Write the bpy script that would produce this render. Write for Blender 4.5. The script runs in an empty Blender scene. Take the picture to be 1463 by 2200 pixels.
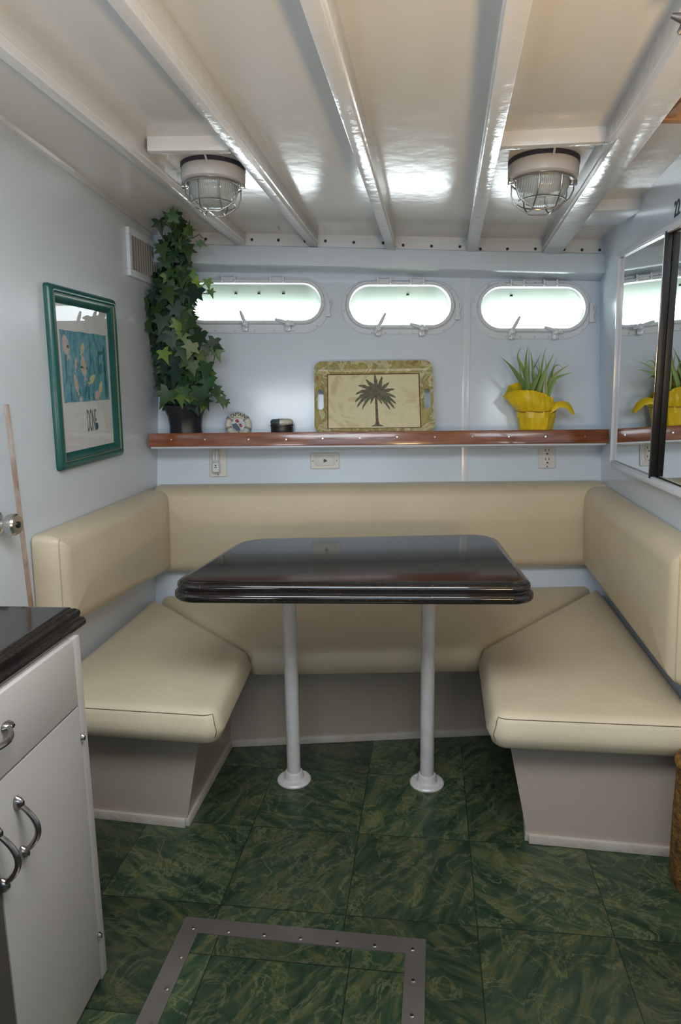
import bpy, bmesh, math, random
import numpy as np
from mathutils import Vector, Matrix
from mathutils.geometry import tessellate_polygon
random.seed(7)
S = bpy.context.scene
COL = S.collection
PI = math.pi

# ------------------------------------------------------------------ camera
F, CX, CY, H = 1467.0, 731.5, 1100.0, 1.27
def nz(v):
    v = np.array(v, float); return v / np.linalg.norm(v)
_up = -nz((119, -8320, -1467)); _fw = np.array([0, 0, -1.0])
_Y = nz(_fw - _fw.dot(_up) * _up); _X = np.cross(_Y, _up)
R = np.array([_X, _Y, _up])
CAM = Vector((0, 0, H))
cd = bpy.data.cameras.new('camera'); cam = bpy.data.objects.new('camera', cd); COL.objects.link(cam)
cam.matrix_world = Matrix.Translation(CAM) @ Matrix([list(r) for r in R]).to_4x4()
cd.sensor_fit = 'VERTICAL'; cd.sensor_height = 36.0; cd.lens = 36.0 * F / 2200.0
cd.clip_start = 0.02; cd.clip_end = 100
S.camera = cam

def ray(px, py): return Vector(R @ np.array([px - CX, -(py - CY), -F]))
def onz(px, py, z):
    r = ray(px, py); return CAM + r * ((z - H) / r.z)
def onY(px, py, y):
    r = ray(px, py); return CAM + r * (y / r.y)
class Pl:
    """a plane with a local frame: x along, y up, n towards the room"""
    def __init__(s, o, x, y):
        s.o = o.copy(); s.x = x.normalized(); n = x.cross(y).normalized(); s.n = n; s.y = n.cross(s.x).normalized()
    def flip(s): s.n = -s.n; return s
    def hit(s, px, py, off=0.0):
        r = ray(px, py); o = s.o + s.n * off
        return CAM + r * ((o - CAM).dot(s.n) / r.dot(s.n))
    def uv(s, p): d = p - s.o; return (d.dot(s.x), d.dot(s.y))
    def huv(s, px, py, off=0.0): return s.uv(s.hit(px, py, off))
    def p(s, u, v, w=0.0): return s.o + s.x * u + s.y * v + s.n * w
    def sd(s, p): return (p - s.o).dot(s.n)
    def sub(s, o, ang=0.0):
        x = s.x * math.cos(ang) + s.y * math.sin(ang); y = s.y * math.cos(ang) - s.x * math.sin(ang)
        q = Pl(o, x, y); q.n = s.n.copy(); return q

# ------------------------------------------------------------------ planes of the room
HY = 3.0
flare = math.radians(8.5)
h0 = onY(850, 1030, HY)
HULL = Pl(h0, Vector((1, 0, 0)), Vector((0, math.sin(flare), math.cos(flare))))
if HULL.n.y > 0: HULL.n = -HULL.n
def head(d): return Vector((math.sin(math.radians(d)), math.cos(math.radians(d)), 0))
L0, L1 = HULL.hit(338, 1030), HULL.hit(345, 505)
R0, R1 = HULL.hit(1291, 1030), HULL.hit(1287, 605)
LW = Pl(L0, head(5.4), L1 - L0)
if LW.n.x < 0: LW.n = -LW.n
RW = Pl(R0, head(8.7), R1 - R0)
if RW.n.x > 0: RW.n = -RW.n
c0 = HULL.hit(415, 499, .085); c1 = HULL.hit(1300, 516, .085)
BE = ray(950, 895).normalized()                       # beams run away along this
cmid = (c0 + c1) / 2
CE = Pl(cmid, (c1 - c0), -BE)
if CE.n.z > 0: CE.n = -CE.n
CEy = BE - CE.x * BE.dot(CE.x); CEy.normalize(); CE.y = CEy

# ------------------------------------------------------------------ materials
MATS = {}
def newmat(name):
    m = bpy.data.materials.new(name); m.use_nodes = True
    nt = m.node_tree; b = nt.nodes['Principled BSDF']; return m, nt, b
def mat(name, col, rough=.5, metal=0.0, bump=0.0, bscale=30.0, spec=.5, coat=0.0, var=0.0, vscale=6.0, trans=0.0, stretch=None, col2=None):
    if name in MATS: return MATS[name]
    m, nt, b = newmat(name)
    b.inputs['Base Color'].default_value = (*col, 1); b.inputs['Roughness'].default_value = rough
    b.inputs['Metallic'].default_value = metal; b.inputs['Specular IOR Level'].default_value = spec
    b.inputs['Coat Weight'].default_value = coat; b.inputs['Coat Roughness'].default_value = .08
    b.inputs['Transmission Weight'].default_value = trans
    tc = nt.nodes.new('ShaderNodeTexCoord'); out = tc.outputs['Object']
    if stretch:
        mp = nt.nodes.new('ShaderNodeMapping'); mp.inputs['Scale'].default_value = stretch
        nt.links.new(out, mp.inputs['Vector']); out = mp.outputs['Vector']
    if var > 0 or col2:
        n = nt.nodes.new('ShaderNodeTexNoise'); n.inputs['Scale'].default_value = vscale; n.inputs['Detail'].default_value = 6
        nt.links.new(out, n.inputs['Vector'])
        r = nt.nodes.new('ShaderNodeValToRGB')
        a = col2 or tuple(max(0, c * (1 - var)) for c in col)
        r.color_ramp.elements[0].color = (*a, 1); r.color_ramp.elements[1].color = (*col, 1)
        r.color_ramp.elements[0].position = .35; r.color_ramp.elements[1].position = .65
        nt.links.new(n.outputs['Fac'], r.inputs['Fac']); nt.links.new(r.outputs['Color'], b.inputs['Base Color'])
    if bump > 0:
        n = nt.nodes.new('ShaderNodeTexNoise'); n.inputs['Scale'].default_value = bscale; n.inputs['Detail'].default_value = 4
        nt.links.new(out, n.inputs['Vector'])
        bp = nt.nodes.new('ShaderNodeBump'); bp.inputs['Strength'].default_value = bump; bp.inputs['Distance'].default_value = .01
        nt.links.new(n.outputs['Fac'], bp.inputs['Height']); nt.links.new(bp.outputs['Normal'], b.inputs['Normal'])
    MATS[name] = m; return m

M_wall = mat('white gloss paint', (.59, .67, .75), .16, bump=.05, bscale=9)
M_lw = mat('white satin paint', (.60, .645, .69), .30, bump=.06, bscale=7)
M_ceil = mat('white gloss ceiling paint', (.67, .665, .645), .17, bump=.12, bscale=16, spec=.6)
M_beam = mat('white gloss beam paint', (.68, .68, .68), .14, bump=.16, bscale=22)
M_trim = mat('white trim paint', (.65, .69, .74), .2, bump=.06, bscale=18)
M_base = mat('grey white bench paint', (.38, .315, .26), .28, bump=.05, bscale=12, var=.06, vscale=5)
M_kick = mat('worn trim paint', (.46, .42, .37), .4, bump=.3, bscale=60, col2=(.42, .36, .29), vscale=14)
M_vinyl = mat('cream vinyl', (.60, .51, .36), .42, bump=.16, bscale=260, var=.07, vscale=4)
M_seam = mat('dark thread', (.16, .12, .07), .7)
M_stitch = mat('cream welt', (.45, .39, .26), .6)
M_pole = mat('chipped white enamel', (.56, .53, .515), .3, bump=.12, bscale=40, var=.10, vscale=24)
M_steel = mat('brushed stainless', (.33, .295, .275), .34, .8, bump=.04, bscale=60, var=.25, vscale=5)
M_chrome = mat('nickel', (.55, .53, .5), .2, 1.0)
M_hand = mat('aged nickel', (.33, .30, .28), .22, 1.0)
M_dark = mat('dark metal', (.05, .05, .055), .35, .8)
M_brk = mat('dull bracket metal', (.13, .12, .12), .42, .7)
M_hole = mat('dark bolt', (.03, .03, .035), .5)
M_wood = mat('mahogany', (.27, .082, .026), .22, bump=.12, bscale=8, col2=(.15, .043, .015), vscale=7, stretch=(1.2, 9, 9), coat=.5)
M_wood2 = mat('raw teak', (.42, .20, .07), .5, bump=.2, bscale=20, col2=(.50, .34, .24), vscale=9)
M_cab = mat('cabinet laminate', (.45, .415, .385), .35, var=.05, vscale=4)
M_grey = mat('dark grey panel', (.085, .072, .07), .4)
M_mirror = mat('mirror silver', (.80, .83, .83), .015, 1.0)
M_plate = mat('ivory plastic', (.62, .61, .56), .35)
M_plate2 = mat('clear grey plastic', (.56, .57, .57), .3)
M_clearp = mat('frosted clear plastic', (.60, .62, .63), .15)
M_black = mat('black print', (.012, .012, .012), .5)
M_green = mat('teal lacquer', (.010, .095, .082), .28, bump=.03, bscale=20, var=.25, vscale=6)
M_gold = mat('worn gilt line', (.20, .20, .11), .4)
M_paper = mat('mat board', (.62, .64, .64), .7)
M_pot = mat('black pot', (.012, .012, .016), .35)
M_cane = mat('brown cane', (.16, .10, .06), .7, bump=.3, bscale=50)
M_yel = mat('yellow wrap', (.82, .58, .010), .38, bump=.22, bscale=26, var=.2, vscale=9)
M_soil = mat('dark soil', (.06, .03, .012), .9, bump=.5, bscale=80)
M_cream = mat('cream resin', (.60, .57, .47), .4, bump=.08, bscale=60)
M_rope = mat('grey band', (.22, .23, .23), .6)
M_tin = mat('dark brown tin', (.022, .016, .016), .3)
M_brown = mat('brown print', (.12, .055, .03), .5)
M_palm = mat('palm print green', (.085, .085, .05), .5, col2=(.15, .15, .09), vscale=60)
M_trunk = mat('palm trunk print', (.20, .11, .07), .5, col2=(.05, .025, .02), vscale=90)
M_rubber = mat('black gasket', (.03, .03, .05), .5)
M_lamp = mat('lamp housing paint', (.56, .55, .54), .3, bump=.05, bscale=30)
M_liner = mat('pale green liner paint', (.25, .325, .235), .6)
M_bulb = mat('opal bulb', (.42, .40, .36), .5)

def attr_leaf():
    m, nt, b = newmat('ivy leaf')
    at = nt.nodes.new('ShaderNodeAttribute'); at.attribute_name = 'tint'
    nt.links.new(at.outputs['Color'], b.inputs['Base Color'])
    b.inputs['Roughness'].default_value = .45; b.inputs['Specular IOR Level'].default_value = .3
    return m
M_leaf = attr_leaf()

def granite():
    m, nt, b = newmat('black granite')
    tc = nt.nodes.new('ShaderNodeTexCoord')
    n = nt.nodes.new('ShaderNodeTexNoise'); n.inputs['Scale'].default_value = 130; n.inputs['Detail'].default_value = 3
    v = nt.nodes.new('ShaderNodeTexVoronoi'); v.inputs['Scale'].default_value = 110
    r = nt.nodes.new('ShaderNodeValToRGB')
    e = r.color_ramp.elements
    e[0].position = .38; e[0].color = (.007, .006, .006, 1); e[1].position = .66; e[1].color = (.020, .013, .011, 1)
    x = e.new(.76); x.color = (.07, .045, .032, 1)
    r2 = nt.nodes.new('ShaderNodeValToRGB'); f = r2.color_ramp.elements
    f[0].position = .0; f[0].color = (.22, .19, .16, 1); f[1].position = .13; f[1].color = (0, 0, 0, 1)
    mx = nt.nodes.new('ShaderNodeMixRGB'); mx.blend_type = 'ADD'; mx.inputs[0].default_value = .06
    for q in (n, v): nt.links.new(tc.outputs['Object'], q.inputs['Vector'])
    nt.links.new(n.outputs['Fac'], r.inputs['Fac']); nt.links.new(v.outputs['Distance'], r2.inputs['Fac'])
    nt.links.new(r.outputs['Color'], mx.inputs[1]); nt.links.new(r2.outputs['Color'], mx.inputs[2])
    nt.links.new(mx.outputs['Color'], b.inputs['Base Color'])
    b.inputs['Roughness'].default_value = .07; b.inputs['Specular IOR Level'].default_value = .6
    return m
M_gran = granite()

TILE = .318
def floor_mat():
    m, nt, b = newmat('green marbled vinyl tile'); N = nt.nodes.new; L = nt.links.new
    tc = N('ShaderNodeTexCoord'); mp = N('ShaderNodeMapping')
    o = onz(1025, 1990, 0)
    mp.vector_type = 'TEXTURE'
    mp.inputs['Location'].default_value = (o.x, o.y, 0); mp.inputs['Rotation'].default_value = (0, 0, -math.radians(7.4))
    mp.inputs['Scale'].default_value = (TILE, TILE, TILE)
    L(tc.outputs['Object'], mp.inputs['Vector'])
    off = N('ShaderNodeVectorMath'); off.operation = 'ADD'; off.inputs[1].default_value = (0, 0, .5)
    L(mp.outputs['Vector'], off.inputs[0])
    fl = N('ShaderNodeVectorMath'); fl.operation = 'FLOOR'; L(off.outputs[0], fl.inputs[0])
    fr = N('ShaderNodeVectorMath'); fr.operation = 'FRACTION'; L(off.outputs[0], fr.inputs[0])
    wn = N('ShaderNodeTexWhiteNoise'); wn.noise_dimensions = '3D'; L(fl.outputs[0], wn.inputs['Vector'])
    q = N('ShaderNodeMath'); q.operation = 'MULTIPLY'; q.inputs[1].default_value = 4; L(wn.outputs['Value'], q.inputs[0])
    q2 = N('ShaderNodeMath'); q2.operation = 'FLOOR'; L(q.outputs[0], q2.inputs[0])
    q3 = N('ShaderNodeMath'); q3.operation = 'MULTIPLY_ADD'; q3.inputs[1].default_value = PI / 2; q3.inputs[2].default_value = .5; L(q2.outputs[0], q3.inputs[0])
    rt = N('ShaderNodeVectorRotate'); rt.rotation_type = 'Z_AXIS'; rt.inputs['Center'].default_value = (.5, .5, 0)
    L(fr.outputs[0], rt.inputs['Vector']); L(q3.outputs[0], rt.inputs['Angle'])
    sc = N('ShaderNodeVectorMath'); sc.operation = 'MULTIPLY_ADD'; sc.inputs[1].default_value = (30, 30, 30)
    L(wn.outputs['Color'], sc.inputs[0]); L(rt.outputs[0], sc.inputs[2])
    st = N('ShaderNodeMapping'); st.inputs['Scale'].default_value = (.75, 2.6, 1); L(sc.outputs[0], st.inputs['Vector'])
    n1 = N('ShaderNodeTexNoise'); n1.inputs['Scale'].default_value = 2.3; n1.inputs['Detail'].default_value = 9; n1.inputs['Roughness'].default_value = .68; n1.inputs['Distortion'].default_value = 1.5
    L(st.outputs['Vector'], n1.inputs['Vector'])
    r1 = N('ShaderNodeValToRGB'); e = r1.color_ramp.elements
    e[0].position = .30; e[0].color = (.006, .017, .009, 1); e[1].position = .74; e[1].color = (.115, .110, .042, 1)
    for p, c in ((.42, (.015, .034, .017)), (.52, (.029, .050, .024)), (.60, (.064, .070, .030)), (.67, (.036, .054, .025))):
        x = e.new(p); x.color = (*c, 1)
    L(n1.outputs['Fac'], r1.inputs['Fac'])
    n2 = N('ShaderNodeTexNoise'); n2.inputs['Scale'].default_value = 2.6; n2.inputs['Detail'].default_value = 8; n2.inputs['Roughness'].default_value = .65; n2.inputs['Distortion'].default_value = 1.0
    L(sc.outputs[0], n2.inputs['Vector'])
    r2 = N('ShaderNodeValToRGB'); g = r2.color_ramp.elements
    g[0].position = .478; g[0].color = (0, 0, 0, 1); g[1].position = .522; g[1].color = (0, 0, 0, 1)
    x = g.new(.5); x.color = (1, 1, 1, 1)
    L(n2.outputs['Fac'], r2.inputs['Fac'])
    n3 = N('ShaderNodeTexNoise'); n3.inputs['Scale'].default_value = 5; L(sc.outputs[0], n3.inputs['Vector'])
    m0 = N('ShaderNodeMath'); m0.operation = 'MULTIPLY'; L(r2.outputs['Color'], m0.inputs[0]); L(n3.outputs['Fac'], m0.inputs[1])
    mm = N('ShaderNodeMath'); mm.operation = 'MULTIPLY'; mm.inputs[1].default_value = .8; L(m0.outputs[0], mm.inputs[0])
    mx = N('ShaderNodeMixRGB'); mx.inputs[2].default_value = (.17, .165, .075, 1)
    L(mm.outputs[0], mx.inputs[0]); L(r1.outputs['Color'], mx.inputs[1])
    tv = N('ShaderNodeMath'); tv.operation = 'MULTIPLY_ADD'; tv.inputs[1].default_value = .65; tv.inputs[2].default_value = .72; L(wn.outputs['Value'], tv.inputs[0])
    tm = N('ShaderNodeVectorMath'); tm.operation = 'SCALE'; L(mx.outputs[0], tm.inputs[0]); L(tv.outputs[0], tm.inputs['Scale'])
    # seams
    sp = N('ShaderNodeSeparateXYZ'); L(fr.outputs[0], sp.inputs[0])
    def edge(s):
        a = N('ShaderNodeMath'); a.operation = 'SUBTRACT'; a.inputs[1].default_value = .5; L(s, a.inputs[0])
        c = N('ShaderNodeMath'); c.operation = 'ABSOLUTE'; L(a.outputs[0], c.inputs[0])
        d = N('ShaderNodeMath'); d.operation = 'GREATER_THAN'; d.inputs[1].default_value = .4955; L(c.outputs[0], d.inputs[0]); return d.outputs[0]
    mxx = N('ShaderNodeMath'); mxx.operation = 'MAXIMUM'; L(edge(sp.outputs['X']), mxx.inputs[0]); L(edge(sp.outputs['Y']), mxx.inputs[1])
    sm = N('ShaderNodeMath'); sm.operation = 'MULTIPLY'; sm.inputs[1].default_value = .8; L(mxx.outputs[0], sm.inputs[0])
    m2 = N('ShaderNodeMixRGB'); m2.inputs[2].default_value = (.006, .01, .007, 1); L(sm.outputs[0], m2.inputs[0]); L(tm.outputs[0], m2.inputs[1])
    L(m2.outputs[0], b.inputs['Base Color'])
    b.inputs['Roughness'].default_value = .30
    nb = N('ShaderNodeTexNoise'); nb.inputs['Scale'].default_value = 30; nb.inputs['Detail'].default_value = 5; L(tc.outputs['Object'], nb.inputs['Vector'])
    bp = N('ShaderNodeBump'); bp.inputs['Strength'].default_value = .12; bp.inputs['Distance'].default_value = .01
    L(nb.outputs['Fac'], bp.inputs['Height']); L(bp.outputs['Normal'], b.inputs['Normal'])
    return m
M_floor = floor_mat()

def glass_mat(name, refl=.06, tint=(1, 1, 1)):
    m = bpy.data.materials.new(name); m.use_nodes = True; nt = m.node_tree; nt.nodes.clear()
    o = nt.nodes.new('ShaderNodeOutputMaterial'); t = nt.nodes.new('ShaderNodeBsdfTransparent'); t.inputs[0].default_value = (*tint, 1)
    g = nt.nodes.new('ShaderNodeBsdfGlossy'); g.inputs['Roughness'].default_value = .02
    lw = nt.nodes.new('ShaderNodeLayerWeight'); lw.inputs['Blend'].default_value = .5; ge = nt.nodes.new('ShaderNodeNewGeometry')
    pw = nt.nodes.new('ShaderNodeMath'); pw.operation = 'POWER'; pw.inputs[1].default_value = 5.0; nt.links.new(lw.outputs['Facing'], pw.inputs[0])
    sc = nt.nodes.new('ShaderNodeMath'); sc.operation = 'MULTIPLY_ADD'; sc.inputs[1].default_value = .96; sc.inputs[2].default_value = .04; nt.links.new(pw.outputs[0], sc.inputs[0])
    iv = nt.nodes.new('ShaderNodeMath'); iv.operation = 'SUBTRACT'; iv.inputs[0].default_value = 1.0; nt.links.new(ge.outputs['Backfacing'], iv.inputs[1])
    fr = nt.nodes.new('ShaderNodeMath'); fr.operation = 'MULTIPLY'; nt.links.new(sc.outputs[0], fr.inputs[0]); nt.links.new(iv.outputs[0], fr.inputs[1])
    mx = nt.nodes.new('ShaderNodeMixShader')
    nt.links.new(fr.outputs[0], mx.inputs[0]); nt.links.new(t.outputs[0], mx.inputs[1]); nt.links.new(g.outputs[0], mx.inputs[2])
    nt.links.new(mx.outputs[0], o.inputs['Surface']); return m
M_glass = glass_mat('clear pane')

def dome_mat():
    m = bpy.data.materials.new('ribbed lamp glass'); m.use_nodes = True; nt = m.node_tree; nt.nodes.clear(); N = nt.nodes.new
    o = N('ShaderNodeOutputMaterial'); t = N('ShaderNodeBsdfTransparent'); t.inputs[0].default_value = (.80, .84, .83, 1)
    p = N('ShaderNodeBsdfPrincipled'); p.inputs['Base Color'].default_value = (.60, .64, .62, 1); p.inputs['Roughness'].default_value = .12
    tc = N('ShaderNodeTexCoord'); w = N('ShaderNodeTexWave'); w.inputs['Scale'].default_value = 55; w.bands_direction = 'X'
    nt.links.new(tc.outputs['Object'], w.inputs['Vector'])
    bp = N('ShaderNodeBump'); bp.inputs['Strength'].default_value = .2; bp.inputs['Distance'].default_value = .003
    nt.links.new(w.outputs['Fac'], bp.inputs['Height']); nt.links.new(bp.outputs['Normal'], p.inputs['Normal'])
    r = N('ShaderNodeMath'); r.operation = 'MULTIPLY_ADD'; r.inputs[1].default_value = .18; r.inputs[2].default_value = .42; nt.links.new(w.outputs['Fac'], r.inputs[0])
    mx = N('ShaderNodeMixShader'); nt.links.new(r.outputs[0], mx.inputs[0]); nt.links.new(t.outputs[0], mx.inputs[1]); nt.links.new(p.outputs[0], mx.inputs[2])
    nt.links.new(mx.outputs[0], o.inputs['Surface']); return m
M_dome = dome_mat()

def ramp_mat(name, stops, scale, rough, dist=1.0, detail=6, stretch=(1, 1, 1)):
    m, nt, b = newmat(name)
    tc = nt.nodes.new('ShaderNodeTexCoord'); mp = nt.nodes.new('ShaderNodeMapping'); mp.inputs['Scale'].default_value = stretch
    n = nt.nodes.new('ShaderNodeTexNoise'); n.inputs['Scale'].default_value = scale; n.inputs['Detail'].default_value = detail; n.inputs['Distortion'].default_value = dist
    r = nt.nodes.new('ShaderNodeValToRGB'); e = r.color_ramp.elements
    e[0].position, e[0].color = stops[0][0], (*stops[0][1], 1); e[1].position, e[1].color = stops[-1][0], (*stops[-1][1], 1)
    for p, c in stops[1:-1]:
        x = e.new(p); x.color = (*c, 1)
    nt.links.new(tc.outputs['Object'], mp.inputs['Vector']); nt.links.new(mp.outputs[0], n.inputs['Vector'])
    nt.links.new(n.outputs['Fac'], r.inputs['Fac']); nt.links.new(r.outputs['Color'], b.inputs['Base Color'])
    b.inputs['Roughness'].default_value = rough; return m
M_rim = ramp_mat('marbled tray rim', [(.3, (.24, .17, .06)), (.42, (.42, .36, .16)), (.5, (.26, .24, .07)), (.58, (.55, .50, .31)), (.7, (.32, .20, .08))], 13, .25, 1.4)
M_trayin = ramp_mat('old map tray centre', [(.32, (.58, .50, .28)), (.45, (.68, .64, .42)), (.55, (.66, .61, .38)), (.62, (.54, .47, .26)), (.7, (.68, .66, .46))], 8, .3, 1.5)
M_art = ramp_mat('watercolour wash', [(.28, (.02, .13, .22)), (.42, (.08, .27, .36)), (.52, (.16, .38, .46)), (.62, (.06, .25, .30)), (.74, (.20, .40, .38))], 11, .7, 1.5, 6, (1, 1, .5))
M_fish = ramp_mat('pale fish paint', [(.3, (.45, .33, .28)), (.5, (.58, .47, .40)), (.7, (.40, .38, .42))], 30, .7)
M_fishy = ramp_mat('yellow fish paint', [(.3, (.55, .50, .20)), (.5, (.60, .56, .32)), (.7, (.40, .48, .32))], 30, .7)
M_weed = ramp_mat('sea weed paint', [(.3, (.01, .10, .14)), (.5, (.03, .17, .19)), (.7, (.10, .24, .20))], 30, .7)
M_dkblue = mat('dark blue paint', (.02, .07, .18), .7)
M_photo = ramp_mat('round portrait print', [(.35, (.45, .50, .55)), (.55, (.60, .62, .62)), (.7, (.40, .44, .5))], 40, .4)
M_red = mat('red print', (.30, .03, .06), .5)
M_slate = mat('slate print', (.06, .09, .11), .5)
M_basket = mat('plush brown basket', (.24, .12, .015), .9, bump=.9, bscale=120, col2=(.07, .03, .006), vscale=50)
M_wornedge = mat('bare worn edge', (.58, .51, .47), .6, col2=(.33, .20, .13), vscale=11, bump=.2, bscale=40)

# ------------------------------------------------------------------ mesh builder
ORG = {}
class MB:
    def __init__(s): s.v = []; s.f = []; s.t = None
    def add(s, vs, fs):
        n = len(s.v); s.v += [Vector(v) for v in vs]; s.f += [[i + n for i in f] for f in fs]; return n
    def hexa(s, b, t):      # four bottom, four top points
        s.add(list(b) + list(t), [[3, 2, 1, 0], [4, 5, 6, 7], [0, 1, 5, 4], [1, 2, 6, 5], [2, 3, 7, 6], [3, 0, 4, 7]]); return s
    def box(s, P, u0, u1, v0, v1, w0, w1, bev=0.0, seg=2):
        pts = [P.p(u, v, w) for w in (w0, w1) for (u, v) in ((u0, v0), (u1, v0), (u1, v1), (u0, v1))]
        return s.solid(pts, bev, seg)
    def solid(s, pts, bev=0.0, seg=2):
        fs = [[3, 2, 1, 0], [4, 5, 6, 7], [0, 1, 5, 4], [1, 2, 6, 5], [2, 3, 7, 6], [3, 0, 4, 7]]
        if not bev: s.add(pts, fs); return s
        bm = bmesh.new(); vs = [bm.verts.new(p) for p in pts]
        for f in fs: bm.faces.new([vs[i] for i in f])
        bmesh.ops.recalc_face_normals(bm, faces=bm.faces[:])
        bmesh.ops.bevel(bm, geom=bm.edges[:], offset=bev, segments=seg, profile=.6, affect='EDGES')
        bm.verts.index_update(); s.add([v.co.copy() for v in bm.verts], [[v.index for v in f.verts] for f in bm.faces]); bm.free(); return s
    def tube(s, pts, r, n=8, closed=False, cap=True):
        pts = [Vector(p) for p in pts]; m = len(pts); rr = r if isinstance(r, (list, tuple)) else [r] * m
        t0 = None; rings = []
        for i, p in enumerate(pts):
            a = pts[(i - 1) % m] if (closed or i > 0) else p; b = pts[(i + 1) % m] if (closed or i < m - 1) else p
            t = (b - a).normalized()
            if t0 is None:
                q = t.orthogonal().normalized()
            else:
                q = (q - t * q.dot(t)).normalized()
            t0 = t; e = t.cross(q); rings.append([p + (q * math.cos(2 * PI * k / n) + e * math.sin(2 * PI * k / n)) * rr[i] for k in range(n)])
        fs = []
        for i in range(m if closed else m - 1):
            for k in range(n):
                j = (i + 1) % m
                fs.append([i * n + k, i * n + (k + 1) % n, j * n + (k + 1) % n, j * n + k])
        if cap and not closed: fs += [list(range(n))[::-1], [(m - 1) * n + k for k in range(n)]]
        s.add([p for r_ in rings for p in r_], fs); return s
    def lathe(s, P, prof, n=32, cap0=True, cap1=True, su=1.0, sv=1.0, rf=None):
        """profile of (radius, w) about P.n through P.o"""
        vs = []; fs = []; m = len(prof)
        for (r, w) in prof:
            for k in range(n):
                a = 2 * PI * k / n; q = r * (rf(a, w) if rf else 1)
                vs.append(P.p(q * math.cos(a) * su, q * math.sin(a) * sv, w))
        for i in range(m - 1):
            for k in range(n): fs.append([i * n + k, i * n + (k + 1) % n, (i + 1) * n + (k + 1) % n, (i + 1) * n + k])
        if cap0: fs.append(list(range(n))[::-1])
        if cap1: fs.append([(m - 1) * n + k for k in range(n)])
        s.add(vs, fs); return s
    def loft(s, loops, closed=True, cap0=False, cap1=False):
        n = len(loops[0]); fs = []
        for i in range(len(loops) - 1):
            for k in range(n if closed else n - 1): fs.append([i * n + k, i * n + (k + 1) % n, (i + 1) * n + (k + 1) % n, (i + 1) * n + k])
        if cap0: fs.append(list(range(n))[::-1])
        if cap1: fs.append([(len(loops) - 1) * n + k for k in range(n)])
        s.add([p for l in loops for p in l], fs); return s
    def prism(s, P, poly, w0, w1):
        n = len(poly); s.add([P.p(u, v, w0) for u, v in poly] + [P.p(u, v, w1) for u, v in poly],
            [[k, (k + 1) % n, n + (k + 1) % n, n + k] for k in range(n)] + [list(range(n))[::-1], [n + k for k in range(n)]]); return s
    def build(s, name, m, parent=None, smooth=35, org=None, tint=None):
        me = bpy.data.meshes.new(name); o = bpy.data.objects.new(name, me); COL.objects.link(o)
        base = Vector((0, 0, 0))
        if parent is not None:
            o.parent = parent; base = ORG[parent.name]
        elif org is not None:
            base = Vector(org); o.location = base
        ORG[o.name] = base
        me.from_pydata([v - base for v in s.v], [], s.f); me.validate()
        bm = bmesh.new(); bm.from_mesh(me); bmesh.ops.recalc_face_normals(bm, faces=bm.faces[:]); bm.to_mesh(me); bm.free()
        me.materials.append(m)
        if smooth:
            me.polygons.foreach_set('use_smooth', [True] * len(me.polygons)); me.set_sharp_from_angle(angle=math.radians(smooth))
        if tint:
            a = me.color_attributes.new('tint', 'FLOAT_COLOR', 'POINT')
            for i, c in enumerate(tint): a.data[i].color = (*c, 1)
        me.update(); return o

def tag(o, label, cat, group=None, kind=None):
    o['label'] = label; o['category'] = cat
    if group: o['group'] = group
    if kind: o['kind'] = kind
    return o
def thing(name, loc, label, cat, group=None, kind=None):
    o = bpy.data.objects.new(name, None); COL.objects.link(o); o.location = loc; o.empty_display_size = .05
    ORG[o.name] = Vector(loc); return tag(o, label, cat, group, kind)
def struct(o, label, cat): return tag(o, label, cat, kind='structure')

def area2(p): return sum(p[i][0] * p[(i + 1) % len(p)][1] - p[(i + 1) % len(p)][0] * p[i][1] for i in range(len(p))) / 2
def roundpoly(poly, rad, seg=6):
    """round the corners of a convex polygon; returns points (ccw)"""
    if area2(poly) < 0: poly = poly[::-1]; rad = rad[::-1] if isinstance(rad, list) else rad
    n = len(poly); out = []
    for i in range(n):
        p = Vector(poly[i]); a = Vector(poly[i - 1]) - p; b = Vector(poly[(i + 1) % n]) - p
        r = rad[i] if isinstance(rad, list) else rad
        la, lb = a.length, b.length; a.normalize(); b.normalize()
        th = a.angle(b); d = min(r / math.tan(th / 2), la * .48, lb * .48); rr = d * math.tan(th / 2)
        c = p + (a + b).normalized() * (rr / math.sin(th / 2))
        s0 = p + a * d - c; s1 = p + b * d - c
        a0 = math.atan2(s0.y, s0.x); a1 = math.atan2(s1.y, s1.x)
        while a1 < a0: a1 += 2 * PI
        if a1 - a0 > PI: a1 -= 2 * PI
        for k in range(seg + 1):
            t = a0 + (a1 - a0) * k / seg; out.append((c.x + rr * math.cos(t), c.y + rr * math.sin(t)))
    return out
def dens(pts, step):
    out = []; n = len(pts)
    for i in range(n):
        a = Vector(pts[i]); b = Vector(pts[(i + 1) % n]); m = max(1, int((b - a).length / step))
        for k in range(m): q = a.lerp(b, k / m); out.append((q.x, q.y))
    return out
def offs(pts, d):
    n = len(pts); out = []
    for i in range(n):
        a = Vector(pts[i - 1]); b = Vector(pts[(i + 1) % n]); t = (b - a).normalized(); out.append((pts[i][0] - t.y * d, pts[i][1] + t.x * d))
    return out
def insetpoly(poly, d):
    n = len(poly); L_ = []
    for i in range(n):
        a = Vector(poly[i]); b = Vector(poly[(i + 1) % n]); t = (b - a).normalized(); nn = Vector((-t.y, t.x)); L_.append((a + nn * d, t))
    out = []
    for i in range(n):
        (p, t), (q, u) = L_[i - 1], L_[i]; cr = t.x * u.y - t.y * u.x; w = q - p
        k = (w.x * u.y - w.y * u.x) / cr; r = p + t * k; out.append((r.x, r.y))
    return out
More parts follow.
